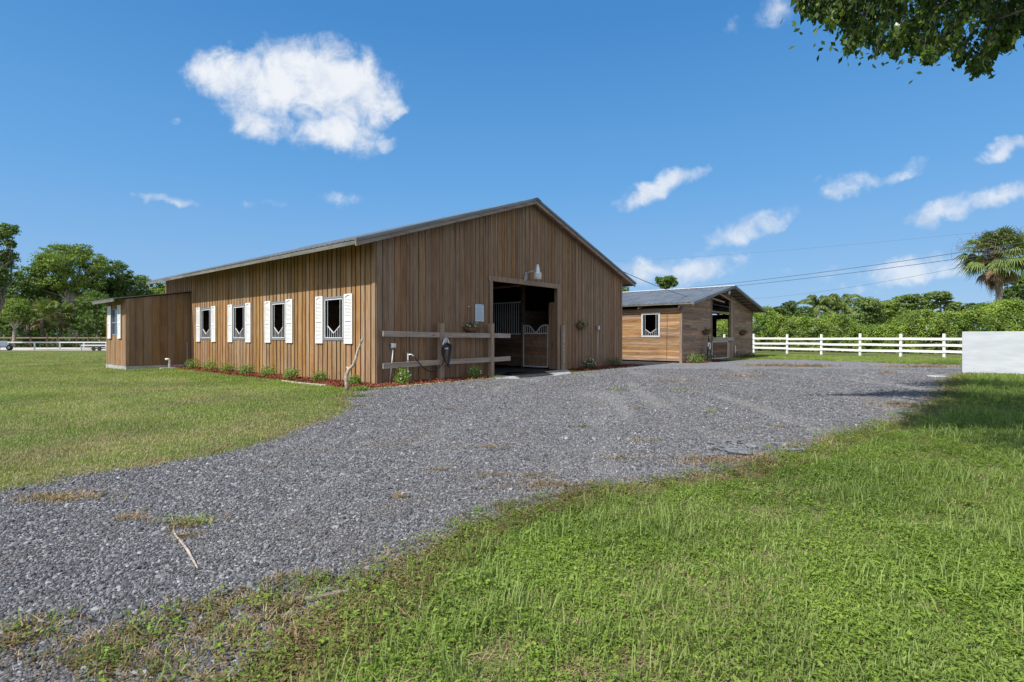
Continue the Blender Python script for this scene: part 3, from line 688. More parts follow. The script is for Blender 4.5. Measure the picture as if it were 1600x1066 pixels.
def clad_h(mb, o, u, n, s0, s1, z0, zt, opens, bh, gap, th=.02, back=.03):
    z = z0
    while z < max(zt(s0), zt(s1), zt((s0+s1)/2))-.04:
        top = z+bh-gap; a = s0; b = s1
        k = [x for x in np.linspace(s0, s1, 60) if zt(x) >= top-.005]
        if not k: break
        a, b = k[0], k[-1]
        segs = [(a, b)]
        for (q0, q1, oz0, oz1) in opens:
            if oz0 < (z+top)/2 < oz1:
                segs = [x for sg in segs for x in ((sg[0], min(sg[1], q0)), (max(sg[0], q1), sg[1])) if x[1]-x[0] > .02]
        for (p, q) in segs:
            cut = p+random.uniform(.25, .75)*(q-p) if q-p > 2.2 else None
            for (x, y) in ([(p, cut-.002), (cut+.002, q)] if cut else [(p, q)]):
                prism(mb, o, u, n, x, y, z, z, top, top, 0, th+random.uniform(-.003, .003), 0)
        z += bh
    br = sorted({s0, s1} | {x for op in opens for x in op[:2]} | {(s0+s1)/2})
    for p, q in zip(br, br[1:]):
        mid = (p+q)/2; segs = [(z0, None)]
        for (q0, q1, oz0, oz1) in opens:
            if q0 < mid < q1: segs = [(z0, oz0), (oz1, None)]
        for (za, zb) in segs: prism(mb, o, u, n, p, q, za, za, zt(p) if zb is None else zb, zt(q) if zb is None else zb, -back, -.001, 1)
def ribbed_slope(mb, x0, z0, x1, z1, y0, y1, rib=.3, rh=.022, th=.012):
    """metal sheet whose ribs run from (x0,z0) to (x1,z1), profile along Y"""
    ys = []; y = y0
    while y < y1-.001:
        for dy, h in ((0, 0), (rib-.075, 0), (rib-.055, rh), (rib-.02, rh)):
            if y+dy < y1: ys.append((y+dy, h))
        y += rib
    ys.append((y1, 0)); b = len(mb.v)
    for (yy, h) in ys:
        mb.v += [(x0, yy, z0+h), (x1, yy, z1+h), (x0, yy, z0+h-th), (x1, yy, z1+h-th)]
    for i in range(len(ys)-1):
        a = b+i*4; c = a+4
        for q in ((a, c, c+1, a+1), (a+2, a+3, c+3, c+2), (a, a+2, c+2, c), (a+1, c+1, c+3, a+3)): mb.f.append(q); mb.mi.append(0)
    for a in (b, b+(len(ys)-1)*4): mb.f.append((a, a+1, a+3, a+2)); mb.mi.append(0)
def window_guard(mb, o, u, n, s0, s1, z0, z1, off, r=.012):
    P_ = lambda s, z: Vector(frame_pts(o, u, n, s, off, z))
    for a, b in (((s0, z0), (s1, z0)), ((s1, z0), (s1, z1)), ((s1, z1), (s0, z1)), ((s0, z1), (s0, z0))): mb.bar(P_(*a), P_(*b), .03, .03)
    k = (s1-s0)*.15; a, b, m_ = s0+k, s1-k, (s0+s1)/2
    for s in (a, b): mb.tube([P_(s, z0), P_(s, z1)], r*.8, 6)
    zs, zc = z0+(z1-z0)*.31, z0+(z1-z0)*.12
    mb.bar(P_(a, zs), P_(m_, zc), .024, .024); mb.bar(P_(m_, zc), P_(b, zs), .024, .024)
    for i in range(1, 6):
        s = a+(b-a)*i/6; zz = zc+abs(s-m_)/((b-a)/2)*(zs-zc)
        mb.tube([P_(s, z0), P_(s, zz)], r*.8, 6)
def make_window(parent, o, u, n, s0, s1, z0, z1, fm, gm, fw=.05):
    o = (o[0]+n[0]*.016, o[1]+n[1]*.016)
    f = MB(); P_ = lambda s, z, d: frame_pts(o, u, n, s, d, z)
    for (a, b, c, d) in ((s0, s0+fw, z0, z1), (s1-fw, s1, z0, z1), (s0+fw, s1-fw, z0, z0+fw), (s0+fw, s1-fw, z1-fw, z1)):
        prism(f, o, u, n, a, b, c, c, d, d, -.03, .045)
    w = f.build('window', fm, parent)
    g = MB(); window_guard(g, o, u, n, s0+fw+.03, s1-fw-.03, z0+fw+.03, z1-fw-.03, .03); g.build('window_guard', gm, w)
    return w
def make_shutter(parent, o, u, n, s0, s1, z0, z1, m):
    o = (o[0]+n[0]*.022, o[1]+n[1]*.022)
    mb = MB(); w = s1-s0; f = .055; zm = z0+(z1-z0)*.48
    prism(mb, o, u, n, s0, s1, z0, z0, z1, z1, .028, .036)
    for (a, b, c, d) in ((s0, s0+f, z0, z1), (s1-f, s1, z0, z1), (s0+f, s1-f, z0, z0+.07), (s0+f, s1-f, zm-.04, zm+.04)): prism(mb, o, u, n, a, b, c, c, d, d, .036, .06)
    # arched head
    for i in range(6):
        a = s0+f+(w-2*f)*i/6; b = s0+f+(w-2*f)*(i+1)/6
        h = lambda s: .035+.06*((s-(s0+s1)/2)/((w-2*f)/2))**2
        prism(mb, o, u, n, a, b, z1-h(a), z1-h(b), z1, z1, .036, .06)
    for (c, d) in ((z0+.075, zm-.045), (zm+.045, z1-.1)):
        z = c
        while z < d-.03:
            P_ = lambda s, dd, zz: frame_pts(o, u, n, s, dd, zz)
            mb.hexa([P_(s0+f, .038, z+.022), P_(s1-f, .038, z+.022), P_(s1-f, .056, z), P_(s0+f, .056, z), P_(s0+f, .038, z+.030), P_(s1-f, .038, z+.030), P_(s1-f, .056, z+.008), P_(s0+f, .056, z+.008)])
            z += .045
    return mb.build('shutter', m, parent)

# ------------------------------------------------------------------ main barn
BW, BL, OA, OB, HE, HR = 14.353, 17.6, .907, .343, 4.10, 6.77
SL = (HR-HE)/(BW/2+OA)
barn = thing('horse_barn', (0, 0, 0), 'large brown board barn with a gable roof, white shutters and an open aisle doorway', 'barn')
rz = lambda x: HE+SL*(min(x, BW-x)+OA)
DR0, DR1, DRZ = 4.95, 8.93, 3.44
wins = [(1.60, 2.78), (5.27, 6.37), (8.49, 9.66), (11.83, 13.03)]
mb = MB(); clad_v(mb, (0, 0), (0, 1), (-1, 0), BL, .02, lambda s: rz(0)-.12, [(a, b, 1.30, 2.68) for a, b in wins], .265, .06, th=.04)
tag(mb.build('wall', [M['wall_sun'], M['wall_gap']], barn), 'long side wall of vertical boards with four shuttered windows')
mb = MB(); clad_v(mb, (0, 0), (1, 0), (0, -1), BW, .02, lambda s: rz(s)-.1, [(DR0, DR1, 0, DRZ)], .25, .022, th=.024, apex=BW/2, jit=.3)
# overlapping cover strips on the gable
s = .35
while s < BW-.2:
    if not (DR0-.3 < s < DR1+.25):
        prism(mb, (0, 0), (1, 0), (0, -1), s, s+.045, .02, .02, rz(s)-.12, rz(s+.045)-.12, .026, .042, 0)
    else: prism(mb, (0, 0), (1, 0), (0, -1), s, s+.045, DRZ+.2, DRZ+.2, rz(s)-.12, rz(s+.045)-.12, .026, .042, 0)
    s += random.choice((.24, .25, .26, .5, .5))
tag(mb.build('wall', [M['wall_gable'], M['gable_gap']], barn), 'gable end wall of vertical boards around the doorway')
mb = MB(); clad_v(mb, (BW, 0), (0, 1), (1, 0), BL, .02, lambda s: rz(0)-.12, [], .5, .03, th=.026)
mb.build('wall', [M['wall_gable'], M['gable_gap']], barn)
mb = MB(); clad_v(mb, (0, BL), (1, 0), (0, 1), BW, .02, lambda s: rz(s)-.1, [], .5, .03, th=.026, apex=BW/2)
mb.build('wall', [M['wall_gable'], M['gable_gap']], barn)
for (x0, x1, y0, y1, z1, mm) in ((-.068, -.045, -.03, .12, rz(0)-.14, 'wall_sun'), (-.03, .10, -.052, -.031, rz(.0)-.13, 'wall_gable'), (BW-.11, BW+.03, -.052, -.027, rz(BW)-.14, 'wall_gable')):
    mb = MB(); mb.box(x0, x1, y0, y1, .03, z1); mb.build('corner_board', M[mm], barn)
mb = MB()
ribbed_slope(mb, -OA, HE, BW/2, HR, -OB, BL-.02); ribbed_slope(mb, BW+OA, HE, BW/2, HR, -OB, BL-.02)
roof = mb.build('roof', M['roof'], barn)
mb = MB()
for sg in (-1, 1):
    for y0, y1 in ((-OB-.03, BL+.02),):
        mb.hexa([(BW/2, y0, HR+.02), (BW/2+sg*.24, y0, HR+.02-.24*SL), (BW/2+sg*.24, y1, HR+.02-.24*SL), (BW/2, y1, HR+.02), (BW/2, y0, HR+.045), (BW/2+sg*.24, y0, HR+.045-.24*SL), (BW/2+sg*.24, y1, HR+.045-.24*SL), (BW/2, y1, HR+.045)])
mb.build('ridge_cap', M['roof'], roof)
# rake trim and fascia at the gable front, eave fascia along the long side, soffit boards
mb = MB(); mt = MB()
for sg in (0, 1):
    fx = (lambda x: x) if sg == 0 else (lambda x: BW-x)
    a, b = -OA+.02, BW/2-.002; za, zb = HE+SL*.02, HR
    mb.hexa([(fx(a), -OB+.03, za-.19), (fx(b), -OB+.03, zb-.19), (fx(b), -OB+.065, zb-.19), (fx(a), -OB+.065, za-.19), (fx(a), -OB+.03, za-.02), (fx(b), -OB+.03, zb-.02), (fx(b), -OB+.065, zb-.02), (fx(a), -OB+.065, za-.02)])
    mt.hexa([(fx(a-.03), -OB-.012, za-.06), (fx(b), -OB-.012, zb-.05), (fx(b), -OB+.026, zb-.05), (fx(a-.03), -OB+.026, za-.06), (fx(a-.03), -OB-.012, za+.022), (fx(b), -OB-.012, zb+.032), (fx(b), -OB+.026, zb+.032), (fx(a-.03), -OB+.026, za+.022)])
mb.build('rake_board', M['fascia'], barn); mt.build('rake_trim', M['roof'], barn)
for x0, x1 in ((-OA+.015, -OA+.05), (BW+OA-.05, BW+OA-.015)):
    mb = MB(); y = -OB+.07
    while y < BL-.1:
        e = min(BL-.05, y+4.8); mb.box(x0, x1, y, e-.004, HE-.135, HE-.018); y = e
    mb.build('eave_board', M['fascia_y'], barn)
mb = MB()
for sg in (0, 1):
    fx = (lambda x: x) if sg == 0 else (lambda x: BW-x)
    x = -OA+.06
    while x < BW/2-.01:                 # purlin boards seen under the roof
        e = min(x+.28, BW/2-.005); z = HE+SL*(x+OA); z2 = HE+SL*(e+OA)
        mb.hexa([(fx(x), -OB+.07, z-.07), (fx(e-.01), -OB+.07, z2-.07), (fx(e-.01), BL-.06, z2-.07), (fx(x), BL-.06, z-.07), (fx(x), -OB+.07, z-.045), (fx(e-.01), -OB+.07, z2-.045), (fx(e-.01), BL-.06, z2-.045), (fx(x), BL-.06, z-.045)])
        x = e
mb.build('soffit', M['soffit'], barn)
for a, b in wins: make_window(barn, (0, 0), (0, 1), (-1, 0), a, b, 1.30, 2.68, M['frame'], M['gwhite'])
for (a, b) in ((1.13, 1.57), (2.81, 3.25), (4.78, 5.24), (6.40, 6.84), (8.02, 8.46), (9.69, 10.11), (11.36, 11.80), (13.06, 13.50)):
    make_shutter(barn, (0, 0), (0, 1), (-1, 0), a, b, 1.20, 2.73, M['white'])
# doorway trim
mb = MB(); mb.box(DR0-.22, DR1+.2, -.075, -.046, DRZ-.02, DRZ+.17); mb.build('door_header', M['trim'], barn)
for x0, x1 in ((DR0-.15, DR0+.0), (DR1-.0, DR1+.15)):
    mb = MB(); mb.box(x0, x1, -.07, -.046, .04, DRZ-.022); mb.build('door_jamb', M['trim'], barn)
mb = MB(); mb.box(DR0-.10, DR0-.035, -.02, .12, .05, DRZ); mb.box(DR1+.035, DR1+.1, -.02, .12, .05, DRZ); mb.box(DR0-.03, DR1+.03, -.02, .1, DRZ+.01, DRZ+.12); mb.build('door_lining', M['trim'], barn)
# floor and interior
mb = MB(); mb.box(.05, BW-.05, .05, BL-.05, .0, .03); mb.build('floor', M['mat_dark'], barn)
mb = MB()
def board_wall(mb, p0, p1, z0, z1, bh=.2, th=.04):
    z = z0
    while z < z1-.02:
        e = min(z+bh, z1); mb.bar((p0[0], p0[1], (z+e)/2), (p1[0], p1[1], (z+e)/2), th, e-z-.008); z = e
SX = 9.35
def partition(parent, p0, p1, z0, z1, m_='inner'):
    q = MB(); board_wall(q, p0, p1, z0, z1); q.build('stall_partition', M[m_], parent)
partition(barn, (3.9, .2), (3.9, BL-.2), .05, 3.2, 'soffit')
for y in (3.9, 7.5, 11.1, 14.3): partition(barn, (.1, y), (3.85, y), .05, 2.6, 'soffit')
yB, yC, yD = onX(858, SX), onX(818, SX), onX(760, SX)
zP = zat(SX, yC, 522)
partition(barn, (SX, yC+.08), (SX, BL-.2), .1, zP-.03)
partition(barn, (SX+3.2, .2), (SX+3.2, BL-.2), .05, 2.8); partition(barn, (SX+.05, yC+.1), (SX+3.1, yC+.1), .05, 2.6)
mb = MB()
for xq_, y in [(SX, yC+.02), (SX, yC+3.9), (SX, yC+7.6), (3.9, 3.9), (3.9, 7.5), (3.9, 11.1)]:
    mb = MB(); mb.box(xq_-.07, xq_+.07, y-.06, y+.08, .03, 4.9); mb.build('stall_post', M['inner'], barn)
mb = MB(); zt_ = zat(SX, yC, 472); y = yC+.12
mb.bar((SX-.03, yC+.1, zP), (SX-.03, yC+3.8, zP), .05, .05); mb.bar((SX-.03, yC+.1, zt_), (SX-.03, yC+3.8, zt_), .05, .05)
while y < yC+3.8: mb.tube([(SX-.03, y, zP), (SX-.03, y, zt_)], .013, 6); y += .135
mb.build('stall_bars', M['gwhite'], barn)
# half height stall door with a dipped top rail
sd = MB(); z0, zp, ztp = .12, zat(SX, yB, 521), zat(SX, yB, 508)
ya, yb = yB+.02, yC-.06; xx = SX-.06
for a, b in (((ya, z0), (yb, z0)), ((ya, zp), (yb, zp)), ((ya, z0), (ya, ztp)), ((yb, z0), (yb, ztp))): sd.bar((xx, a[0], a[1]), (xx, b[0], b[1]), .05, .05)
N_ = 22; prev = None; ztop = lambda t: zp+(ztp-zp)*(1-.86*math.exp(-((t-.5)/.17)**2))
for i in range(N_+1):
    t_ = i/N_; p = Vector((xx, ya+(yb-ya)*t_, ztop(t_)))
    if prev is not None: sd.bar(prev, p, .03, .035)
    prev = p
for i in range(1, 12):
    t_ = i/12; yy = ya+(yb-ya)*t_; sd.tube([(xx, yy, zp), (xx, yy, ztop(t_))], .012, 6)
sdo = sd.build('stall_door', M['gwhite'], barn)
mb = MB(); board_wall(mb, (xx+.0, ya+.03), (xx+.0, yb-.03), z0+.03, zp-.03, .16, .02); mb.build('door_panel', M['wall_gable'], sdo)
# brown barn door folded back inside the doorway
dx = DR1+.13; y0, y1 = .14, onX(858, dx); ztd = zat(dx, y1, 473)
mb = MB(); n_ = 6
for i in range(n_): mb.box(dx-.03, dx+.02, y0+(y1-y0)*i/n_, y0+(y1-y0)*(i+1)/n_-.006, .06, ztd)
do_ = mb.build('door', M['ply'], barn); mb = MB(); mb.tube([(dx-.06, y0+.12, 1.0), (dx-.06, y0+.12, 1.2)], .012); mb.bar((dx-.05, y0+.12, 1.02), (dx-.02, y0+.12, 1.02), .02, .02); mb.build('handle', M['dark'], do_)
mb = MB(); mb.box(dx-.02, dx+.02, .13, onX(868.5, dx), ztd+.01, DRZ+.1); mb.build('side_panel', M['ply'], barn)

# concrete apron with the dark mat
ap = [G(761, 586, .03), G(776, 591.5, .03), G(811, 591.5, .03), G(868, 587, .03), G(893, 583.5, .03), (9.6, -.1), (9.3, -.062), (4.7, -.062)]
bmx = bmesh.new()
def slab(name, poly, z0, z1, mat, kind='structure'):
    bm = bmesh.new(); vs = [bm.verts.new((x, y, z1)) for x, y in poly]; f = bm.faces.new(vs)
    if f.normal.z < 0: f.normal_flip()
    r = bmesh.ops.extrude_face_region(bm, geom=[f])
    for v in [e for e in r['geom'] if isinstance(e, bmesh.types.BMVert)]: v.co.z = z0
    bmesh.ops.recalc_face_normals(bm, faces=bm.faces); bmesh.ops.triangulate(bm, faces=bm.faces)
    me = bpy.data.meshes.new(name); bm.to_mesh(me); bm.free(); me.materials.append(mat); o = bpy.data.objects.new(name, me); COL.objects.link(o); o['kind'] = kind; return o
slab('concrete_apron', ap, 0, .03, M['concrete'])
mt_ = [G(775, 578, .04), G(787, 582, .04), G(813, 590.5, .04), G(840, 588.5, .04), G(866, 586, .04), G(850, 580.5, .04), (8.4, -.07), (5.1, -.07)]
slab('rubber_mat', mt_, .031, .042, M['mat_dark'])

# ------------------------------------------------------------------ lean-to shed at the far end of the long wall
SY0, SY1, SXo = 14.247, 17.31, -2.523
lean = thing('lean_to_shed', (0, 0, 0), 'small brown lean-to shed with a shuttered window at the far end of the barn', 'shed')
mb = MB(); mb.box(SXo-.03, -.06, SY0-.03, SY1+.03, -.1, .16); mb.build('foundation', M['concrete'], lean)
zl = lambda x: 3.09+(x-SXo)*(3.5-3.09)/(0-SXo)
wy = sorted((onX(176.3, SXo), onX(186, SXo))); wz = (1.50, 2.66)
mb = MB(); clad_v(mb, (SXo, SY0), (0, 1), (-1, 0), SY1-SY0, .17, lambda s: 3.02, [(wy[0]-SY0, wy[1]-SY0, wz[0], wz[1])], .26, .03)
mb.build('wall', [M['wall_sun'], M['wall_gap']], lean)
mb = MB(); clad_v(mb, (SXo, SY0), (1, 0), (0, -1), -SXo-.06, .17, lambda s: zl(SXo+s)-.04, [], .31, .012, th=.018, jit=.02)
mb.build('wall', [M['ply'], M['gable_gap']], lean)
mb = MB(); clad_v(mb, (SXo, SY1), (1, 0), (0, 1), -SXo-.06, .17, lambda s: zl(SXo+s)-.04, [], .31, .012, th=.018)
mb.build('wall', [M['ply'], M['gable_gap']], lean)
mb = MB(); xo = onY(177, SY0-.12)
mb.hexa([(xo, SY0-.12, zl(xo)-.0), (-.06, SY0-.12, zl(-.06)), (-.06, SY1+.3, zl(-.06)), (xo, SY1+.3, zl(xo)), (xo, SY0-.12, zl(xo)+.03), (-.06, SY0-.12, zl(-.06)+.03), (-.06, SY1+.3, zl(-.06)+.03), (xo, SY1+.3, zl(xo)+.03)])
rf = mb.build('roof', M['roof'], lean)
mb = MB(); mb.box(xo+.01, xo+.05, SY0-.1, SY1+.28, zl(xo)-.11, zl(xo)-.002); mb.build('fascia', M['fascia_y'], rf)
mb = MB(); mb.box(SXo-.04, SXo+.08, SY0-.045, SY0-.022, .17, zl(SXo)-.06); mb.box(SXo-.05, SXo-.026, SY0-.02, SY0+.1, .17, 3.0); mb.build('corner_board', M['wall_sun'], lean)
f = MB(); O_ = (SXo, SY0)
a, b = wy[0]-SY0, wy[1]-SY0; fw = .045
for (p, q, c, d) in ((a, a+fw, *wz), (b-fw, b, *wz), (a+fw, b-fw, wz[0], wz[0]+fw), (a+fw, b-fw, wz[1]-fw, wz[1]), (a+fw, b-fw, 2.02, 2.07)): prism(f, O_, (0, 1), (-1, 0), p, q, c, c, d, d, -.03, .03)
w = f.build('window', M['frame'], lean)
mg, tg, bg_, og = new_mat('window glass'); bg_.inputs['Base Color'].default_value = (.05, .07, .09, 1); bg_.inputs['Roughness'].default_value = .05; M['glass'] = mg
f = MB(); prism(f, O_, (0, 1), (-1, 0), a+fw, b-fw, wz[0]+fw, wz[0]+fw, wz[1]-fw, wz[1]-fw, -.01, -.004); f.build('pane', M['glass'], w)
for (u0, u1) in ((171, 176), (186.6, 191.5)):
    p, q = sorted((onX(u0, SXo)-SY0, onX(u1, SXo)-SY0)); make_shutter(lean, O_, (0, 1), (-1, 0), p, q, 1.34, 2.80, M['white'])
pp = thing('drain_pipe', (onX(253, 0)*0-1.05, SY0-.45, 0), 'white plastic pipe with a bent top rising from the lawn beside the lean-to', 'pipe')
mb = MB(); mb.tube([(0, 0, -.05), (0, 0, .38), (-.03, 0, .43), (-.16, 0, .43)], .045, 10); mb.build('pipe', M['white'], pp, smooth=True)
mb = MB(); mb.box(-.35, .25, -.12, .12, 0, .06); mb.build('base_block', M['concrete'], pp, bev=.01)
mb = MB(); X_ = -.22; mb.tube([(X_, SY0-.09, 0), (X_, SY0-.09, 1.15)], .018, 8)
tag(mb.build('thin_pipe', M['galv']), 'thin grey pipe standing in the corner between lean-to and barn wall', 'pipe')

# ------------------------------------------------------------------ second barn
X2, Y2, W2, L2, A2, B2, HE2, HR2 = 18.816, -1.184, 12.08, 14.0, .44, .85, 3.25, 4.56
SL2 = (HR2-HE2)/(W2/2+A2)
b2 = thing('small_stable', (X2, Y2, 0), 'smaller stable of horizontal boards with a low metal roof, behind the big barn', 'stable')
r2z = lambda x: HE2+SL2*(min(x, W2-x)+A2)
d0, d1, d2_ = 23.10-X2, 26.46-X2, 27.15-X2
wy0, wy1 = .052-Y2, 1.158-Y2
side_top = zat(X2, .5, 481)
mb = MB(); clad_h(mb, (0, 0), (0, 1), (-1, 0), 0, L2, .1, lambda s: side_top, [(wy0, wy1, 1.40, 2.77)], .145, .006)
mb.build('wall', [M['horiz_sun'], M['wall_gap']], b2)
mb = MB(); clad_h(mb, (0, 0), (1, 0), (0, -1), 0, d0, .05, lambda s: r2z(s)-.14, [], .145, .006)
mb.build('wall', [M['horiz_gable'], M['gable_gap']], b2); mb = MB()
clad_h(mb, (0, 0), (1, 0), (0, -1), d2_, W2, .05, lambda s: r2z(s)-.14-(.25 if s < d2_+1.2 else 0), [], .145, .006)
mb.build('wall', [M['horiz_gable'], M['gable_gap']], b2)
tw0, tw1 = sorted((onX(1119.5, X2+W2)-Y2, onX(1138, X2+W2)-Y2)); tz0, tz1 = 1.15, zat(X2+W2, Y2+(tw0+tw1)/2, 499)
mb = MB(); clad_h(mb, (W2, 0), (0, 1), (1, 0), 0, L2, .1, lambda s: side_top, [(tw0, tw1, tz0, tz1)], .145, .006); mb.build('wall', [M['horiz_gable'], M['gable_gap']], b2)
bo0, bo1 = onY(1119.5, Y2+L2)-X2, onY(1137.5, Y2+L2)-X2; boz = zat(X2+bo0, Y2+L2, 499)
mb = MB()
clad_h(mb, (0, L2), (1, 0), (0, 1), 0, W2/2, .05, lambda s: r2z(s)-.14, [(max(bo0, .1), min(bo1, W2/2), -1, boz)] if bo0 < W2/2 else [], .29, .006)
clad_h(mb, (0, L2), (1, 0), (0, 1), W2/2, W2, .05, lambda s: r2z(s)-.14, [(max(bo0, W2/2), bo1, -1, boz)], .29, .006)
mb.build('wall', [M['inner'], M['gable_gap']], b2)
mb = MB()
ribbed_slope(mb, -A2, HE2, W2/2, HR2, -B2, L2+.3, .32, .028); ribbed_slope(mb, W2+A2, HE2, W2/2, HR2, -B2, L2+.3, .32, .028)
rf2 = mb.build('roof', M['roof'], b2)
mb = MB()
for sg in (-1, 1):
    y0, y1 = -B2-.03, L2+.32
    mb.hexa([(W2/2, y0, HR2+.03), (W2/2+sg*.2, y0, HR2+.03-.2*SL2), (W2/2+sg*.2, y1, HR2+.03-.2*SL2), (W2/2, y1, HR2+.03), (W2/2, y0, HR2+.05), (W2/2+sg*.2, y0, HR2+.05-.2*SL2), (W2/2+sg*.2, y1, HR2+.05-.2*SL2), (W2/2, y1, HR2+.05)])
mb.build('ridge_cap', M['gwhite'], rf2)
mt = MB(); mb = MB()
for sg in (0, 1):
    fx = (lambda x: x) if sg == 0 else (lambda x: W2-x)
    a, b = -A2-.02, W2/2; za, zb = HE2, HR2
    mt.hexa([(fx(a), -B2-.012, za-.10), (fx(b), -B2-.012, zb-.09), (fx(b), -B2+.026, zb-.09), (fx(a), -B2+.026, za-.10), (fx(a), -B2-.012, za+.02), (fx(b), -B2-.012, zb+.035), (fx(b), -B2+.026, zb+.035), (fx(a), -B2+.026, za+.02)])
    mb.hexa([(fx(a+.03), -B2+.03, za-.15), (fx(b), -B2+.03, zb-.14), (fx(b), -B2+.065, zb-.14), (fx(a+.03), -B2+.065, za-.15), (fx(a+.03), -B2+.03, za-.02), (fx(b), -B2+.03, zb-.02), (fx(b), -B2+.065, zb-.02), (fx(a+.03), -B2+.065, za-.02)])
mt.build('rake_trim', M['roof'], b2); mb.build('rake_board', M['fascia'], b2)
mb = MB(); mb.box(-A2+.01, -A2+.04, -B2+.07, L2+.25, HE2-.1, HE2-.02); mb.build('eave_board', M['fascia_y'], b2); mb = MB(); mb.box(W2+A2-.04, W2+A2-.01, -B2+.07, L2+.25, HE2-.1, HE2-.02); mb.build('eave_board', M['fascia_y'], b2)
mb = MB()
for sg in (0, 1):
    fx = (lambda x: x) if sg == 0 else (lambda x: W2-x)
    x = -A2+.25
    while x < W2/2-.1: z = HE2+SL2*(x+A2); mb = MB(); mb.box(min(fx(x), fx(x+.09)), max(fx(x), fx(x+.09)), -B2+.07, L2+.2, z-.115, z-.03); mb.build('purlin', M['soffit'], b2); x += .75
    for y in (.02, 2.4, 4.8, 7.2, 9.6, 12): mb = MB(); mb.bar((fx(-A2+.1), y, HE2-.19), (fx(W2/2), y, HR2-.21), .05, .14); mb.build('rafter', M['soffit'], b2)
for a_, b_, h_ in (((d0-.6, -.03, r2z(d0)-.55), (W2/2+.1, -.03, HR2-.30), .12), ((W2/2-1.3, -.05, HR2-.32), (d2_+2.6, -.05, r2z(d2_+2.6)-.3), .16), ((d0-1.2, .02, HR2-.72), (W2/2+.6, .02, HR2-.95), .1)):
    mb = MB(); mb.bar(a_, b_, .04, h_); mb.build('truss_beam', M['soffit'], b2)
for x0, x1, m_ in ((d1, d2_-.36, 'post_wood'), (d2_-.3, d2_, 'trim'), (d0-.06, d0+.05, 'trim')):
    mb = MB(); mb.box(x0, x1, -.06, .08, .0, r2z((x0+x1)/2)-.16); mb.build('post', M[m_], b2)
mb = MB(); mb.box(d0+.05, d1, -.0, .06, 2.9, 3.0); mb.build('door_header', M['trim'], b2)
for (x0, x1, y0, y1) in ((-.06, .06, -.045, -.021), (-.045, -.021, -.02, .10), (-.045, -.021, 4.05, 4.15), (W2-.05, W2+.05, -.045, -.021)):
    mb = MB(); mb.box(x0, x1, y0, y1, .0, side_top-.02); mb.build('corner_board', M['trim'], b2)
make_window(b2, (0, 0), (0, 1), (-1, 0), wy0, wy1, 1.40, 2.77, M['gwhite'], M['gwhite'])
partition(b2, (3.9, .2), (3.9, L2-.2), .05, 3.0); partition(b2, (d2_+.1, .2), (d2_+.1, 9), .05, .9); partition(b2, (d2_+.1, tw1+1.6), (d2_+.1, L2-.2), .9, 3.0)
for y in (3.6, 7.2, 10.8): partition(b2, (.1, y), (3.8, y), .05, 2.4)
mb = MB(); mb.box(.05, W2-.05, .05, L2-.05, 0, .03); mb.build('floor', M['mat_dark'], b2)
slab('concrete_sill', [(X2+d0-.1, Y2-1.0), (X2+d2_+.2, Y2-1.0), (X2+d2_+.2, Y2-.08), (X2+d0-.1, Y2-.08)], 0, .035, M['mat_dark'])
# gate in the doorway
g = MB(); gx0, gx1, gx2 = d0+.07, onY(1136, Y2)-X2, d1-.02; gz = 1.12
for a, b in (((gx0, .1), (gx1, .1)), ((gx0, gz), (gx1, gz)), ((gx0, .1), (gx0, 1.5)), ((gx1, .1), (gx1, 1.4))): g.bar((a[0], -.03, a[1]), (b[0], -.03, b[1]), .05, .06)
for i in range(1, 10):
    t_ = i/10; x = gx0+(gx1-gx0)*t_; zz = gz+.1+.28*abs(t_-.5)*2; g.tube([(x, -.03, gz), (x, -.03, zz)], .014, 6)
gate = g.build('gate', M['gwhite'], b2)
mb = MB(); board_wall(mb, (gx0+.03, -.03), (gx1-.03, -.03), .13, gz-.03, .16, .02); mb.build('gate_panel', M['red_board'], gate)
mb = MB(); mb.box(gx0-.05, d1+.3, -.13, -.075, gz+.04, gz+.26); mb.build('gate_rail', M['rail_wood'], b2)
mb = MB(); mb.box(gx1+.05, d1, -.02, .02, .05, gz); mb.build('side_board', M['post_wood'], b2)

# ------------------------------------------------------------------ things on and by the big barn
lx = onY(840, -.42); lz = zat(lx, -.42, 437); lt = zat(lx, -.42, 413.5)
lamp = thing('wall_lamp', (lx, -.42, lz), 'silver barn lamp on a curved arm over the big barn doorway', 'lamp')
h = lt-lz; mb = MB()
mb.lathe((0, 0, 0), [(.0, h), (.035, h), (.05, h*.985), (.05, h*.86), (.062, h*.84), (.085, h*.80), (.092, h*.56), (.10, h*.52), (.155, h*.42), (.16, h*.38), (.16, h*.335), (0, h*.335)], 24); mb.build('lamp_body', M['lampm'], lamp, smooth=True)
mb = MB(); mb.lathe((0, 0, 0), [(0, h*.33), (.15, h*.33), (.158, h*.27), (.15, h*.04), (.13, 0), (0, 0)], 24); mb.build('lamp_glass', M['glass_l'], lamp, smooth=True)
ax = onY(822, -.06)-lx; mb = MB()
mb.tube([(0, 0, h*.55), (-.12, 0, h*.57), (ax*.5, .05, h*.56), (ax*.85, .18, h*.52), (ax, .30, h*.45), (ax, .36, h*.38)], .017, 8); mb.box(ax-.06, ax+.06, .345, .37, h*.0, h*.50); mb.box(ax-.13, ax-.08, .33, .37, -h*.1, h*.2); mb.build('arm', M['galv'], lamp, smooth=False)
sg = thing('notice_sign', (onY(749, -.05), -.05, 1.95), 'pale blue printed notice fixed to the boards left of the big doorway', 'sign')
mb = MB(); mb.box(-.21, .21, -.012, 0, 0, .60); mb.build('panel', M['paper'], sg, bev=.002)
mb = MB(); mb.box(-.12, .12, -.0145, -.0125, .535, .56)
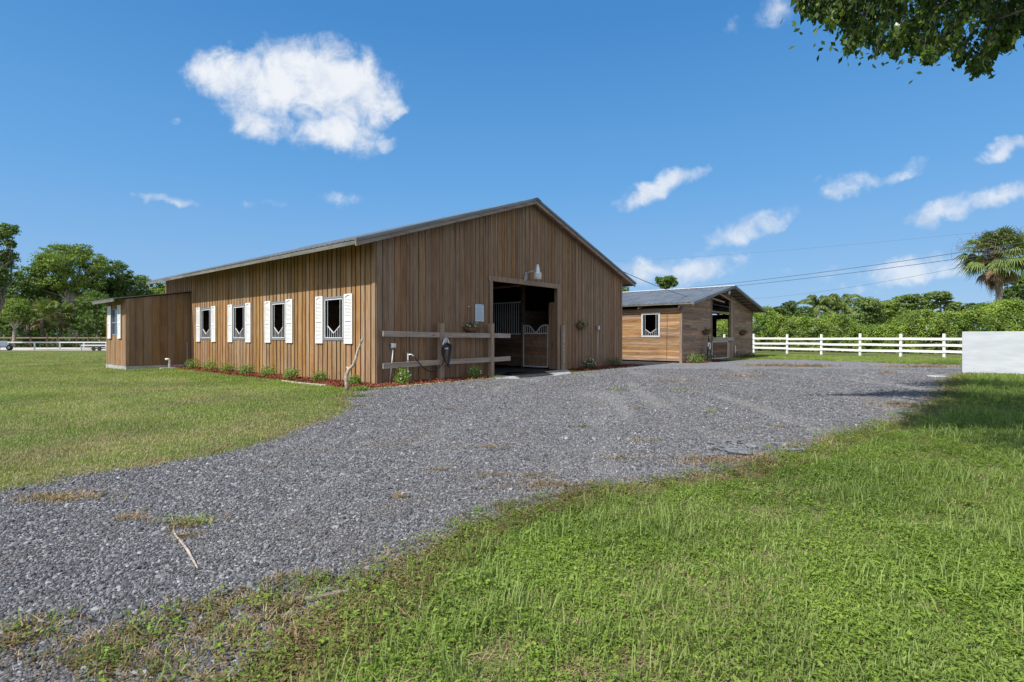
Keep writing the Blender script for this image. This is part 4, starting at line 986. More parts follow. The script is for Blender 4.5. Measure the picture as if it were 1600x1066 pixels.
for i in range(15):
    z = .045+i*.031; 
    x = -.17
    while x < .15:
        w_ = random.uniform(.02, .07); e = min(x+w_, .17); mb.box(x, e, -.0145, -.0125, z, z+.012); x = e+.012
mb.build('text', M['ink'], sg)
for sx in (-.17, .15): mb = MB(); mb.box(sx, sx+.03, -.02, -.013, .56, .585); mb.build('pin', M['dark'], sg)
mb = MB(); xk = onY(732, -.03); mb.lathe((xk, -.035, zat(xk, -.03, 480)), [(0, 0), (.03, 0), (.03, .03), (0, .03)], 8)
tag(mb.build('light_sensor', M['lampm']), 'tiny round pale sensor on the boards left of the notice', 'sensor')

def bush(mbparent, c, r, h, n, size, mat, name='foliage', flowers=0):
    P_ = RNG.normal(0, 1, (n, 3)); P_ = unit(P_)*RNG.uniform(.35, 1, (n, 1))**.5*np.array([r, r, h*.62]); P_[:, 2] += h*.42
    P_ = P_*(1+.22*np.sin(P_[:, :1]*19+P_[:, 1:2]*23+r*50)); P_[:, 2] = np.abs(P_[:, 2])+.01
    v, f = leaf_quads(P_+np.array(c), RNG.uniform(.7, 1.3, n)*size, .55, up=.9, nrm=unit(P_)*.8)
    o = npmesh(name, v, f, M[mat], mbparent)
    if flowers:
        k = RNG.normal(0, 1, (flowers, 3)); k = unit(k)*np.array([r, r, h*.6])*1.02; k[:, 2] = np.abs(k[:, 2])+h*.42
        [npmesh('flower', *leaf_quads(np.repeat(kk[None]+np.array(c), 4, 0), .055, .9, up=.8), M['white_leafy'], mbparent) for kk in k]
    return o
def shrub(x, y, r, h, label, mat='bush', flowers=0, n=900, size=.05, group='shrubs in the mulch beds'):
    t = thing('shrub', (x, y, 0), label, 'shrub', group)
    bush(t, (0, 0, 0), r, h, n, size, mat, flowers=flowers)
    mb = MB()
    for i in range(6):
        a = i*1.05; mb.tube([(0, 0, 0), (math.cos(a)*r*.3, math.sin(a)*r*.3, h*.45), (math.cos(a)*r*.6, math.sin(a)*r*.6, h*.75)], [.008, .006, .003], 5)
    mb.build('stems', M['core'], t)
    return t
for i, (u_, r_, h_, lb) in enumerate([(302, .30, .42, 'shrub nearest the lean-to in the bed along the long barn wall'), (330, .30, .42, 'second shrub from the lean-to, below the left side of the farthest shuttered window'), (356, .28, .36, 'low shrub in the mulch between the two farthest barn windows'),
        (385, .27, .36, 'fourth shrub from the lean-to, below the second farthest window'), (418.5, .30, .38, 'rounded shrub under the left shutter of the third window'), (455.5, .26, .34, 'shrub under the right shutter of the third window'), (500, .25, .32, 'shrub in the mulch left of the bare upright branch, under the nearest window'), (554, .20, .28, 'shrub in the mulch just right of the bare upright branch')]):
    X_ = -.5; shrub(X_, onX(u_, X_), r_, h_, lb)
p_ = G(565, 611); shrub(p_[0], p_[1], .2, .12, 'flat bright green weed clump at the gravel edge in front of the barn corner', n=260, group='shrubs in the mulch beds')
for (u_, Y_, r_, h_, lb, mt__, fl) in ((629, -.42, .24, .46, 'bright yellow-green shrub below the grey outlet box at the gable wall', 'bush', 4), (741, -.42, .24, .36, 'shrub with pale flowers between the two hitching rail posts', 'bush', 10), (920, -.5, .30, .48, 'white flowering dark shrub right of the big doorway', 'bush_dark', 26), (959, -.45, .32, .44, 'dark green shrub at the right corner of the big barn', 'bush_dark', 0)):
    shrub(onY(u_, Y_), Y_, r_, h_, lb, mt__, fl)
for (u_, r_, h_, lb, mt__, fl) in ((1085.5, .42, .5, 'bright green shrub in front of the left gable wall of the small stable', 'bush', 0), (1104, .5, .5, 'dark shrub with pale flowers by the stable gate', 'bush_dark', 12), (1158, .45, .42, 'low dark shrub right of the white pole at the stable', 'bush_dark', 0), (1172, .4, .34, 'low dark shrub at the right corner of the small stable', 'bush_dark', 0)):
    X_ = onY(u_, Y2-.5); shrub(X_, Y2-.5, r_, h_, lb, mt__, fl, n=520, size=.07)
def basket(x, y, z, w, label, mat, flowers, trail, liner=True):
    t = thing('flower_basket', (x, y, z), label, 'flower basket', 'wall baskets')
    mb = MB(); n = 16; prof = [(.0, 0), (.4, .02), (.75, .09), (1.0, .2), (.93, .2), (0, .16)]
    b = len(mb.v)
    for (r_, z_) in prof:
        for k in range(n): a = 2*math.pi*k/n; mb.v.append((math.cos(a)*r_*w, math.sin(a)*r_*w*.45, z_))
    for i in range(len(prof)-1):
        for k in range(n): mb.f.append((b+i*n+k, b+i*n+(k+1) % n, b+(i+1)*n+(k+1) % n, b+(i+1)*n+k)); mb.mi.append(0)
    mb.build('liner', M['terra'], t, smooth=True)
    n_ = 420; P_ = RNG.normal(0, 1, (n_, 3))*np.array([w*.62, .1, .075]); P_[:, 2] += .24; m_ = RNG.random(n_) < trail
    P_[m_, 2] -= RNG.uniform(.05, .38, m_.sum())*(np.abs(P_[m_, 0])/w+.3); P_[:, 1] = -np.abs(P_[:, 1])
    v, f = leaf_quads(P_, RNG.uniform(.6, 1.2, n_)*.055, .55, up=.6); npmesh('plant', v, f, M[mat], t)
    if flowers:
        k = RNG.normal(0, 1, (flowers, 3))*np.array([w*.6, .03, .06]); k[:, 2] += .28; k[:, 1] = -.12-np.abs(k[:, 1])
        [npmesh('flower', *leaf_quads(np.repeat(kk[None], 4, 0), .05, .9), M['white_leafy'], t) for kk in k]
    mb = MB(); mb.bar((-w, .06, .21), (w, .06, .21), .02, .02); mb.bar((0, .07, .21), (0, .07, .42), .02, .02); mb.build('bracket', M['dark'], t)
xb = onY(737, -.14); basket(xb, -.14, zat(xb, -.1, 521), .36, 'trailing green flower basket on the wall just below the notice', 'bush_dark', 9, .45)
xb = onY(908, -.14); basket(xb, -.14, zat(xb, -.1, 515), .34, 'dark flower basket on the gable wall right of the big doorway', 'bush_dark', 8, .15)
xb = onY(1104.5, Y2-.14); basket(xb, Y2-.14, zat(xb, Y2, 523), .52, 'brown basket with sparse greenery left of the stable gate', 'bush_dark', 0, .2)
xb = onY(1161, Y2-.14); basket(xb, Y2-.14, zat(xb, Y2, 524), .52, 'reddish brown basket right of the stable gate', 'bush_dark', 0, .0)
def outlet(u_, vt, vb, base_u, label):
    x = onY(u_, -.12); z1, z0 = zat(x, -.12, vt), zat(x, -.12, vb); bx = onY(base_u, -.12)
    t = thing('outlet_box', (x, -.12, 0), label, 'outlet box', 'grey outlet boxes on pipes')
    mb = MB(); mb.box(-.07, .07, -.05, .05, z0, z1); mb.build('box', M['galv'], t, bev=.008)
    mb = MB(); mb.box(-.055, .055, -.065, -.051, z0+.02, z1-.02); mb.build('cover', M['lampm'], t, bev=.004)
    mb = MB(); mb.tube([(bx-x, 0, -.02), (0, 0, z0)], .017, 8); mb.build('conduit', M['galv'], t, smooth=True)
outlet(614.5, 536.5, 544, 609, 'grey outlet box on a leaning pipe behind the hitching rail')
outlet(934.5, 509, 515.5, 933.5, 'grey outlet box on a tall straight pipe right of the big doorway')
# hitching rail
hy = -.27
hr = thing('hitching_rail', (0, hy, 0), 'weathered two-rail hitching fence along the gable wall, its right ends sticking into the doorway', 'hitching rail')
xp1, xp2, xe = onY(689.5, hy-.0), onY(768, hy), onY(799, hy-.08)
for x in (xp1, xp2):
    z = zat(x, hy, 505.5); mb = MB(); mb.box(x-.085, x+.085, -.06, .09, -.1, z); mb.build('post', M['post_wood'], hr, bev=.006)
for (zl_, zr_, ze_) in ((1.50, 1.47, 1.45), (.565, .60, .62)):
    for (a, b, za, zb) in ((.02, xp1-.09, zl_, zr_), (xp1+.09, xp2-.09, zr_, (zr_+ze_)/2), (xp2+.09, xe, (zr_+ze_)/2, ze_)):
        mb = MB(); mb.bar((a, -.02, za), (b, -.02, zb), .045, .16); mb.build('rail', M['rail_wood'], hr, bev=.004)
mb = MB(); xq = onY(879.5, -.13); mb.box(xq-.07, xq+.07, -.2, -.09, -.05, zat(xq, -.13, 508.5)); tag(mb.build('post', M['rail_wood'], bev=.006), 'short grey post standing against the right jamb of the big doorway', 'post'); 
# standpipe and hose
xs = onY(637, -.17); zs = zat(xs, -.17, 553); sp = thing('standpipe', (xs, -.17, 0), 'pale water standpipe behind the hitching rail with the hose on it', 'standpipe')
mb = MB(); mb.tube([(0, 0, -.05), (0, 0, zs)], .024, 8); mb.build('pipe', M['gwhite'], sp, smooth=True)
mb = MB(); mb.tube([(0, 0, zs-.03), (.08, -.08, zs-.02), (.13, -.13, zs-.08)], .022, 8); mb.tube([(-.03, 0, zs+.02), (.03, 0, zs+.02)], .012, 6); mb.build('tap', M['lampm'], sp, smooth=True)
xh = xp1+.06; yh_ = hy-.11; zh = zat(xh, yh_, 538)
hh = thing('hose_hanger', (xh, yh_, zh), 'pale rounded triangular hose hanger on the left hitching post', 'hose hanger')
ring = [(-.0, .19), (.07, .15), (.13, .02), (.145, -.07), (.10, -.13), (0, -.145), (-.10, -.13), (-.145, -.07), (-.13, .02), (-.07, .15), (0, .19)]
mb = MB(); mb.tube([(x, -.05, z) for x, z in ring], .026, 8, cap=False); mb.tube([(0, -.04, .17), (-.05, -.04, .02)], .02, 6); mb.tube([(0, -.04, .17), (.05, -.04, .02)], .02, 6); mb.build('ring', M['gwhite'], hh, smooth=True)
mb = MB(); mb.lathe((0, 0, 0), [(0, 0)], 4) if False else mb.box(-.09, .09, -.035, .03, -.11, .08); mb.build('plate', M['dark'], hh, bev=.02)
mb = MB()
def hose(mb, pts, r=.016):
    P0 = [Vector(p) for p in pts]; out = []
    for i in range(len(P0)-1):
        a, b, c, d = P0[max(i-1, 0)], P0[i], P0[i+1], P0[min(i+2, len(P0)-1)]
        for k in range(6):
            t = k/6; out.append(.5*((2*b)+(-a+c)*t+(2*a-5*b+4*c-d)*t*t+(-a+3*b-3*c+d)*t**3))
    out.append(P0[-1]); mb.tube(out, r, 7)
zq = lambda v: zat(xh, yh_, v)
mb = MB(); xo_ = onY(644, yh_); hose(mb, [(xs+.13, -.30, zs-.08), (onY(652, yh_), yh_, zq(562)), (onY(662, yh_), yh_, zq(573)), (onY(673, yh_), yh_-.03, zq(579)), (onY(684, yh_), yh_-.04, zq(575)), (onY(691, yh_), yh_-.05, zq(565)), (onY(694, yh_), yh_-.06, zq(545))])
for k in range(4):
    w_ = .09+.03*k; dz = .06*k
    hose(mb, [(xh-w_, yh_-.07-.012*k, zh-.02), (xh-w_*1.15, yh_-.08, zh-.28), (xh-w_*.6+.05*k, yh_-.09, zh-.52-dz), (xh+w_*.4, yh_-.09, zh-.50-dz), (xh+w_*1.0, yh_-.08, zh-.24), (xh+w_*.9, yh_-.07-.012*k, zh-.02), (xh, yh_-.08, zh+.03)])
tag(mb.build('garden_hose', M['black'], smooth=True), 'black garden hose looped on the left hitching post and sagging to the standpipe', 'hose')
# leaning bare branch
mb = MB(); dB = 14.1
br = [(544, 613), (541.5, 600), (541, 588), (545, 577), (552, 571), (556, 560), (559, 548), (563, 538), (567, 529)]
mb.tube([Q(u_, v_, dB+.0*i) for i, (u_, v_) in enumerate(br)], [.058, .052, .05, .046, .044, .038, .034, .030, .022], 9)
p0 = Q(545, 577, dB); mb.tube([p0, Q(541.5, 573.5, dB)], [.035, .02], 7); mb.tube([Q(563, 538, dB), Q(564, 531, dB-.1)], [.02, .01], 6)
tag(mb.build('bare_branch', M['stick'], smooth=True), 'crooked bare grey branch stuck upright in the ground near the barn corner', 'branch')
# edging and pebbles
mb = MB(); pts = [Vector((*G(u_, v_), .02)) for u_, v_ in ((441, 597), (460, 599.5), (480, 601.5), (510, 604))]
for a, b in zip(pts, pts[1:]): mb.bar(a, b-(b-a).normalized()*.01, .07, .07)
tag(mb.build('edging_strip', M['pebble'], bev=.008), 'pale concrete edging strip between the lawn and the mulch bed', 'edging')
Pp = np.array([G(u_, v_) for u_, v_ in zip(RNG.uniform(575, 745, 90), RNG.normal(0, 1.4, 90)+0)]) if False else None
xs_ = np.concatenate([RNG.uniform(-.9, 4.3, 170), RNG.uniform(9.8, 15, 60)]); Pp = np.stack([xs_, -.86+RNG.normal(0, .07, len(xs_))], 1)
scatter('edging_pebbles', [proto_stone(.03, M['pebble'], .6) for _ in range(4)], Pp, RNG.integers(0, 4, len(Pp)), RNG.uniform(.5, 1.3, len(Pp)), .3, z=.012)
# things at the stable
sx_ = onY(1136, Y2-.9)
fl = thing('floodlight', (X2+W2/2-.35, Y2-.55, HR2-.42), 'round white light under the peak of the stable roof', 'light')
mb = MB(); mb.tube([(0, 0, 0), (0, -.08, -.01)], [.10, .13], 16); mb.build('lamp_head', M['white'], fl, smooth=True); mb = MB(); mb.bar((0, .03, 0), (0, .03, .25), .03, .03); mb.build('bracket', M['galv'], fl)
xw = onY(1149, Y2-.15); mb = MB(); mb.tube([(xw, Y2-.15, 0), (xw, Y2-.15, zat(xw, Y2, 540))], .028, 8); tag(mb.build('pvc_pole', M['gwhite'], smooth=True), 'thin white upright pipe right of the stable gate', 'pipe')
xr = onY(1106, Y2-.35); hs = thing('hose_post', (xr, Y2-.35, 0), 'grey post with a pale round hose guide left of the stable gate', 'post')
mb = MB(); mb.tube([(0, 0, -.05), (0, 0, 1.05)], .07, 8); mb.build('post', M['galv'], hs)
mb = MB(); a_ = [(math.cos(k*.524)*.14, -.08, .9+math.sin(k*.524)*.17) for k in range(13)]; mb.tube(a_, .04, 8, cap=False); mb.build('ring', M['white'], hs, smooth=True)
mb = MB()
for k in range(3): hose(mb, [(xr-.12-.05*k, Y2-.45, .85), (xr-.25-.06*k, Y2-.46, .5), (xr-.3-.05*k, Y2-.46, .15), (xr-.05, Y2-.48, .3), (xr+.05, Y2-.47, .7)], .022)
hose(mb, [(xr-.2, Y2-.46, .5), (xr+.1, Y2-.4, 1.1), (xr+.2, Y2-.3, 1.45), (xr+.32, Y2-.3, 1.0)], .022)
tag(mb.build('garden_hose', M['black'], smooth=True), 'dark hose coiled on the post by the stable gate', 'hose')

# ------------------------------------------------------------------ white fence, wall, cables
fp = [(1178, 550), (1230, 551.2), (1283.5, 553), (1344, 554.8), (1407.5, 556.8), (1475.5, 558.6), (1556, 561)]
fpts = [Vector((*G(u_, v_+1.2), 0)) for u_, v_ in fp]
# straighten the line of posts and keep the measured spacing
A_ = np.array([[p.x, p.y] for p in fpts]); cen = A_.mean(0); _, _, vt = np.linalg.svd(A_-cen); di = vt[0]; tt = (A_-cen)@di
lin = []
for (u_, v_) in fp:
    t_ = (u_-800)/FPX   # intersection of the view ray through u with the fence line
    Mx = np.array([[di[0], -(t_*CO+SI)], [di[1], -(-t_*SI+CO)]]); sol = np.linalg.solve(Mx, np.array([CX, CY])-cen); lin.append(cen+di*sol[0])
fence = thing('white_fence', (lin[0][0], lin[0][1], 0), 'white three-rail wooden paddock fence in front of the green hedge', 'fence')
o0 = Vector((lin[0][0], lin[0][1], 0)); back_ = o0-(Vector((*lin[1], 0))-o0)
allp = [back_]+[Vector((*q, 0)) for q in lin]
for p in allp:
    q = p-o0; mb = MB(); hz = 1.66+random.uniform(-.04, .05); lx_ = random.uniform(-.02, .02)
    dv = Vector((di[0], di[1], 0)); mb.bar(q+Vector((0, 0, -.1)), q+dv*lx_+Vector((0, 0, hz)), .15, .15, up=dv); mb.build('post', M['white'], fence, bev=.012)
nrm_ = Vector((-di[1], di[0], 0)); nrm_ = nrm_ if nrm_.dot(Vector((CX, CY, 0))-o0) > 0 else -nrm_
for i in range(len(allp)-1):
    a, b = allp[i]-o0+nrm_*.1, allp[i+1]-o0+nrm_*.1; dd = (b-a).normalized()
    for z in (1.27, .85, .43):
        za, zb = z+random.uniform(-.03, .03), z+random.uniform(-.03, .03)
        mb = MB(); mb.bar(a+Vector((0, 0, za))+dd*.003, b+Vector((0, 0, zb))-dd*.003, .04, .17); mb.build('rail', M['white'], fence)
mb = MB(); mb.box(17.62, 17.82, -16.6, onX(1503.3, 17.62), -.1, zat(17.62, -12.88, 518.3))
tag(mb.build('block_wall', M['block'], bev=.012), 'plain white painted block wall at the right edge beside the gravel', 'wall')

def cable(name, pts, r, label, sag=.0):
    a, b = Vector(pts[0]), Vector(pts[1]); n = 24
    mb = MB(); mb.tube([a.lerp(b, i/n)-Vector((0, 0, sag*4*(i/n)*(1-i/n))) for i in range(n+1)], r, 5)
    tag(mb.build(name, M['cable'], smooth=True), label, 'cable', 'overhead power cables')
cable('power_cable', (Q(1720, 360, 34), Q(900, 460.5, 88)), .021, 'upper cable of the close pair crossing the palm trunk top toward the stable roof', .85)
cable('power_cable', (Q(1720, 372, 34), Q(900, 462.5, 88)), .021, 'lower cable of the close pair sloping down above the stable roof', .85)
cable('power_cable', (Q(1720, 371, 30), Q(1150, 468, 78)), .010, 'lowest thin cable sloping from the palm down to the right side of the stable roof', .7)
cable('power_cable', (Q(1720, 343, 30), Q(880, 410, 70)), .005, 'highest faint cable passing the top of the cabbage palm', .5)
sa, sb = Vector((BW+.6, 1.2, zat(BW+.6, 1.2, 421))), Vector((X2+d0+.1, Y2-.1, zat(X2+d0, Y2, 475)))
cable('service_cable', (Q(966, 421, 27), Q(1112, 474.0, 33)), .016, 'thin cable running from the big barn roof to the stable gable', .15)
cable('service_cable', (Q(1112, 474.2, 33), Q(1139, 480, 33.2)), .018, 'short cable sagging across the open top of the stable doorway', .03)

# ------------------------------------------------------------------ broken asphalt, sticks
def chunk(p, sx, sy, sz, label, rz_):
    bm = bmesh.new(); bmesh.ops.create_cube(bm, size=1)
    bmesh.ops.subdivide_edges(bm, edges=bm.edges, cuts=2, use_grid_fill=True)
    for v in bm.verts: v.co = Vector((v.co.x*sx*random.uniform(.8, 1.15), v.co.y*sy*random.uniform(.8, 1.15), v.co.z*sz*random.uniform(.7, 1.15)+sz*.3))
    me = bpy.data.meshes.new('asphalt_chunk'); bm.to_mesh(me); bm.free(); me.materials.append(M['asphalt_chunk']); o = bpy.data.objects.new('asphalt_chunk', me); COL.objects.link(o)
    o.location = (p[0], p[1], .01); o.rotation_euler = (random.uniform(-.1, .1), random.uniform(-.1, .1), rz_); tag(o, label, 'asphalt chunk', 'broken asphalt at the edge of the gravel')
for (u_, v_, a_, b_, c_, lb) in ((1150, 712, .34, .2, .08, 'largest broken asphalt slab at the right gravel edge'), (1127, 703, .3, .13, .05, 'flat asphalt piece left of the largest slab'), (1141, 694.5, .14, .1, .06, 'dark asphalt piece behind the largest slab'), (1154, 693.5, .12, .1, .06, 'darkest small asphalt lump behind the slab, rightmost of two'),
        (1180, 702, .2, .16, .07, 'asphalt piece beside the green weed right of the largest slab'), (1109, 696, .09, .07, .05, 'small dark asphalt lump farthest left in the group'), (1108, 715, .1, .08, .04, 'small asphalt bit at lower left of the group'), (1204, 697, .14, .08, .04, 'asphalt bit right of the green weed'), (1243, 707, .22, .12, .04, 'flat grey asphalt piece at the grass edge on the far right of the group')):
    chunk(G(u_, v_), a_, b_, c_, lb, random.uniform(-.9, -.5))
mb = MB(); st = [(271, 832), (276, 842), (285, 852), (294, 864), (301, 877), (309, 892)]
mb.tube([Vector((*G(u_, v_), .014)) for u_, v_ in st], [.006, .008, .009, .009, .008, .005], 6); mb.tube([Vector((*G(u_, v_), .012)) for u_, v_ in ((271, 832), (272, 822), (268, 806))], [.006, .005, .003], 5)
tag(mb.build('dry_stick', M['stick'], smooth=True), 'thin pale curved stick lying on the gravel at lower left', 'stick')
mb = MB(); mb.bar(Vector((*G(474, 944), .02)), Vector((*G(545, 929), .022)), .035, .014); tag(mb.build('wood_strip', M['fascia']), 'narrow brown strip of wood lying at the grass edge in the foreground', 'wood strip')
mb = MB(); c_ = G(1464, 588.5); mb.lathe((c_[0], c_[1], 0), [(.0, .03), (.3, .03), (.34, .0)], 14); tag(mb.build('utility_cover', M['concrete']), 'pale round cover set in the gravel near the white wall', 'cover')
# fallen leaves
for (u_, v_, lb) in ((1407, 775, 'orange-brown fallen leaf on the grass at right'),):
    c_ = G(u_, v_+12, .0); v, f = leaf_quads(np.array([[c_[0], c_[1], .07]]), .075, .7, up=2); o = npmesh('fallen_leaf', v, f, M['palm_dry']); tag(o, lb, 'leaf')

# ------------------------------------------------------------------ trees and hedge beyond the fence (right)
def px_h(v, d): return H-(v-YH)*d/FPX
def hedge_mass(name, pts, n, size, mat, label, core_h=.62, top_amp=.35, depth=2.4, z0=.05):
    """pts: list of (u, d, top_v): a belt of foliage following these ground points"""
    us = np.array([p[0] for p in pts], float); ds = np.array([p[1] for p in pts], float); hs_ = np.array([px_h(p[2], p[1]) for p in pts])
    t_ = RNG.random(n); u = us[0]+(us[-1]-us[0])*t_; d = np.interp(u, us, ds); hh_ = np.interp(u, us, hs_)
    rr = (u-800)*d/FPX
    wob = np.sin(rr*1.3)+np.sin(rr*2.9+1.3)*.7+np.sin(rr*.47+2)*1.1+np.sin(rr*6.1+.4)*.4
    top = hh_+wob*top_amp*.5
    # shell: front face and top, bulging lumps
    w = RNG.random(n); zz = np.where(w < .62, z0+(top-z0)*RNG.random(n)**.85, top-np.abs(RNG.normal(0, .25, n)))
    lump = .45*np.sin(rr*2.1+zz*1.7)+.35*np.sin(rr*4.7-zz*2.9+1)+.25*np.sin(rr*9+zz*5)
    dep = np.where(w < .62, -lump*.9+np.abs(RNG.normal(0, .28, n)), RNG.uniform(0, depth, n))-.8*(1-np.clip((top-zz)/.9, 0, 1))*-1
    dd = d+dep
    P_ = np.stack([CX+rr*CO+dd*SI, CY-rr*SI+dd*CO, np.maximum(zz+RNG.normal(0, .06, n), .03)], 1)
    P_ += RNG.normal(0, .07, P_.shape)
    mixv = np.sin(rr*.9+1)+np.sin(rr*2.3+zz)+.6*np.sin(rr*5+zz*3); uq = RNG.random(n); mi_ = np.where(uq < .13+.10*mixv, 1, np.where(uq > .965-.02*mixv, 2, 0))
    nr = np.stack([np.full(n, -SI), np.full(n, -CO), np.full(n, .9)], 1)
    v, f = leaf_quads(P_, RNG.uniform(.6, 1.4, n)*size, .62, up=.6, nrm=nr*.6)
    o = npmesh(name, v, f, [M[mat], M['oak'], M['palm_dry']], midx=mi_); tag(o, label, 'hedge', kind='stuff')
    # added lumpy core, coloured dark like shade behind the leaves, closing gaps
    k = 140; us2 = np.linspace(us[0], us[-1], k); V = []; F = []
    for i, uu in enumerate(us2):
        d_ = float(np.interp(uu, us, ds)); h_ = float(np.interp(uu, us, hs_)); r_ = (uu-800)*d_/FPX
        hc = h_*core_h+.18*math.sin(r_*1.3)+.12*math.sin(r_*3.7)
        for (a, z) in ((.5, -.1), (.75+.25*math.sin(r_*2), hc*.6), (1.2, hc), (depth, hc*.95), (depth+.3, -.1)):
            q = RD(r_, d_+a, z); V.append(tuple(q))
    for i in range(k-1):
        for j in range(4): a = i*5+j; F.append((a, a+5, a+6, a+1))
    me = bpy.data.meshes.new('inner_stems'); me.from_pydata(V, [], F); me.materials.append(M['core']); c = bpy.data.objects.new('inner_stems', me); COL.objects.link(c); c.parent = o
    return o
hedge_mass('hedge', [(1120, 60, 497), (1180, 55, 495), (1230, 53, 497), (1290, 50, 499), (1350, 48.5, 500), (1420, 46, 497), (1480, 44.5, 492), (1540, 43, 488), (1600, 41.5, 490), (1680, 40, 486)], 85000, .14, 'hedgeleaf', 'bright green vine covered hedge behind the white fence', top_amp=.8, depth=2.6)
GR = 'trees beyond the hedge on the right'
def rt(name, u, d, lobes, label, mat, n, size=.42, **kw): return tree(name, u, d, lobes, label, mat, n, size, group=GR, tr=.2, **kw)
rt('tree', 1205, 92, [(1200, 492, 15, 8), (1212, 486, 12, 6), (1190, 497, 12, 8), (1222, 494, 11, 8), (1207, 500, 22, 12)], 'low dark tree just right of the small stable roof', 'oak', 3600)
rt('pine_tree', 1234, 98, [(1230, 478, 11, 6), (1238, 474, 8, 4), (1222, 484, 11, 5), (1244, 486, 10, 5), (1232, 492, 15, 9), (1226, 500, 20, 10)], 'small dark pine left of the feathery palms', 'dense', 3400)
rt('tree', 1262, 95, [(1258, 485, 12, 7), (1268, 490, 10, 6), (1250, 494, 13, 8), (1262, 500, 20, 10)], 'small dark round tree right next to the feathery palms', 'oak', 3000)
rt('tree', 1352, 90, [(1352, 474, 17, 9), (1340, 482, 15, 9), (1364, 480, 14, 9), (1350, 490, 24, 12), (1336, 496, 16, 9), (1368, 496, 16, 10)], 'rounded light green tree just right of the feathery palms', 'pine', 5200)
rt('tree', 1392, 94, [(1386, 477, 13, 7), (1398, 474, 11, 6), (1380, 486, 13, 8), (1402, 488, 14, 8), (1390, 497, 22, 12)], 'medium tree between the light green tree and the taller pines', 'oak_light', 4200)
rt('pine_tree', 1421, 98, [(1412, 467, 12, 6), (1424, 465, 13, 6), (1434, 472, 11, 6), (1418, 477, 16, 7), (1409, 488, 13, 8), (1432, 490, 14, 9)], 'wide topped pine left of the flat topped one', 'pine', 4200)
rt('pine_tree', 1444, 100, [(1443, 470, 11, 6), (1450, 478, 10, 6), (1440, 486, 12, 7), (1446, 496, 17, 10)], 'narrow pine squeezed between two wider ones', 'oak', 3000)
rt('pine_tree', 1469, 92, [(1467, 460, 16, 5), (1458, 464, 11, 4), (1478, 465, 11, 5), (1488, 476, 11, 5), (1482, 482, 9, 4), (1457, 477, 7, 4), (1470, 472, 8, 4)], 'tall flat topped umbrella pine left of the cabbage palm', 'pine', 3600, trunk_v=480)
rt('pine_tree', 1500, 105, [(1495, 484, 11, 6), (1508, 482, 11, 5), (1503, 492, 16, 8), (1519, 478, 9, 4)], 'lower hazy pine between the umbrella pine and the cabbage palm', 'dense', 3000)
rt('tree', 1535, 98, [(1526, 484, 12, 7), (1540, 479, 12, 6), (1548, 486, 10, 8), (1532, 494, 20, 10)], 'dark tree directly left of the cabbage palm trunk', 'oak', 3600)
rt('tree', 1588, 78, [(1582, 444, 14, 9), (1598, 438, 16, 10), (1612, 450, 18, 12), (1576, 458, 12, 9), (1594, 462, 20, 12), (1572, 474, 14, 10), (1606, 480, 24, 14), (1580, 490, 20, 12)], 'big dark tree behind the cabbage palm at the right edge', 'dense', 9000, size=.34) if False else tree('tree', 1588, 78, [(1582, 444, 14, 9), (1598, 438, 16, 10), (1612, 450, 18, 12), (1576, 458, 12, 9), (1594, 462, 20, 12), (1572, 474, 14, 10), (1606, 480, 24, 14), (1580, 490, 20, 12)], 'big dark tree behind the cabbage palm at the right edge', 'oak', 9000, .34, group=GR)
rt('tree', 1041, 110, [(1036, 440, 10, 6), (1046, 436, 9, 5), (1052, 443, 7, 5), (1030, 436, 6, 4), (1041, 446, 9, 5)], 'lone tree crown rising behind the small stable roof', 'oak', 2600)
rt('tree', 976, 120, [(977, 452, 7, 4), (970, 456, 7, 4), (985, 459, 6, 4), (975, 464, 10, 6)], 'small tree crown between the big barn roof and the stable roof', 'oak', 900)
# far wood filling the gaps
def far_wood(name, us, d, tops, n, size, mat, label):
    u = RNG.uniform(us[0], us[-1], n); base = np.interp(u, us, tops); r_ = (u-800)*d/FPX
    top = px_h(0, d)*0+H-(base-YH)*d/FPX+1.1*np.sin(r_*.6)+.7*np.sin(r_*1.7+1)+.5*np.sin(r_*3.3+2)
    z = .3+(top-.3)*RNG.random(n)**.6; lump = np.sin(r_*1.1+z*.9)+np.sin(r_*2.7-z*1.3+1)
    dd = d+lump*1.0+RNG.normal(0, .8, n)+z*.25
    P_ = np.stack([CX+r_*CO+dd*SI, CY-r_*SI+dd*CO, z], 1); v, f = leaf_quads(P_, RNG.uniform(.6, 1.4, n)*size, .6, up=.5, nrm=np.array([[-SI, -CO, .8]])*.5)
    o = npmesh(name, v, f, M[mat]); tag(o, label, 'woodland', kind='stuff')
far_wood('far_woodland', [1100, 1200, 1300, 1400, 1500, 1600, 1700], 112, [500, 497, 492, 488, 492, 486, 484], 26000, .6, 'oak', 'far belt of woodland closing the view on the right')
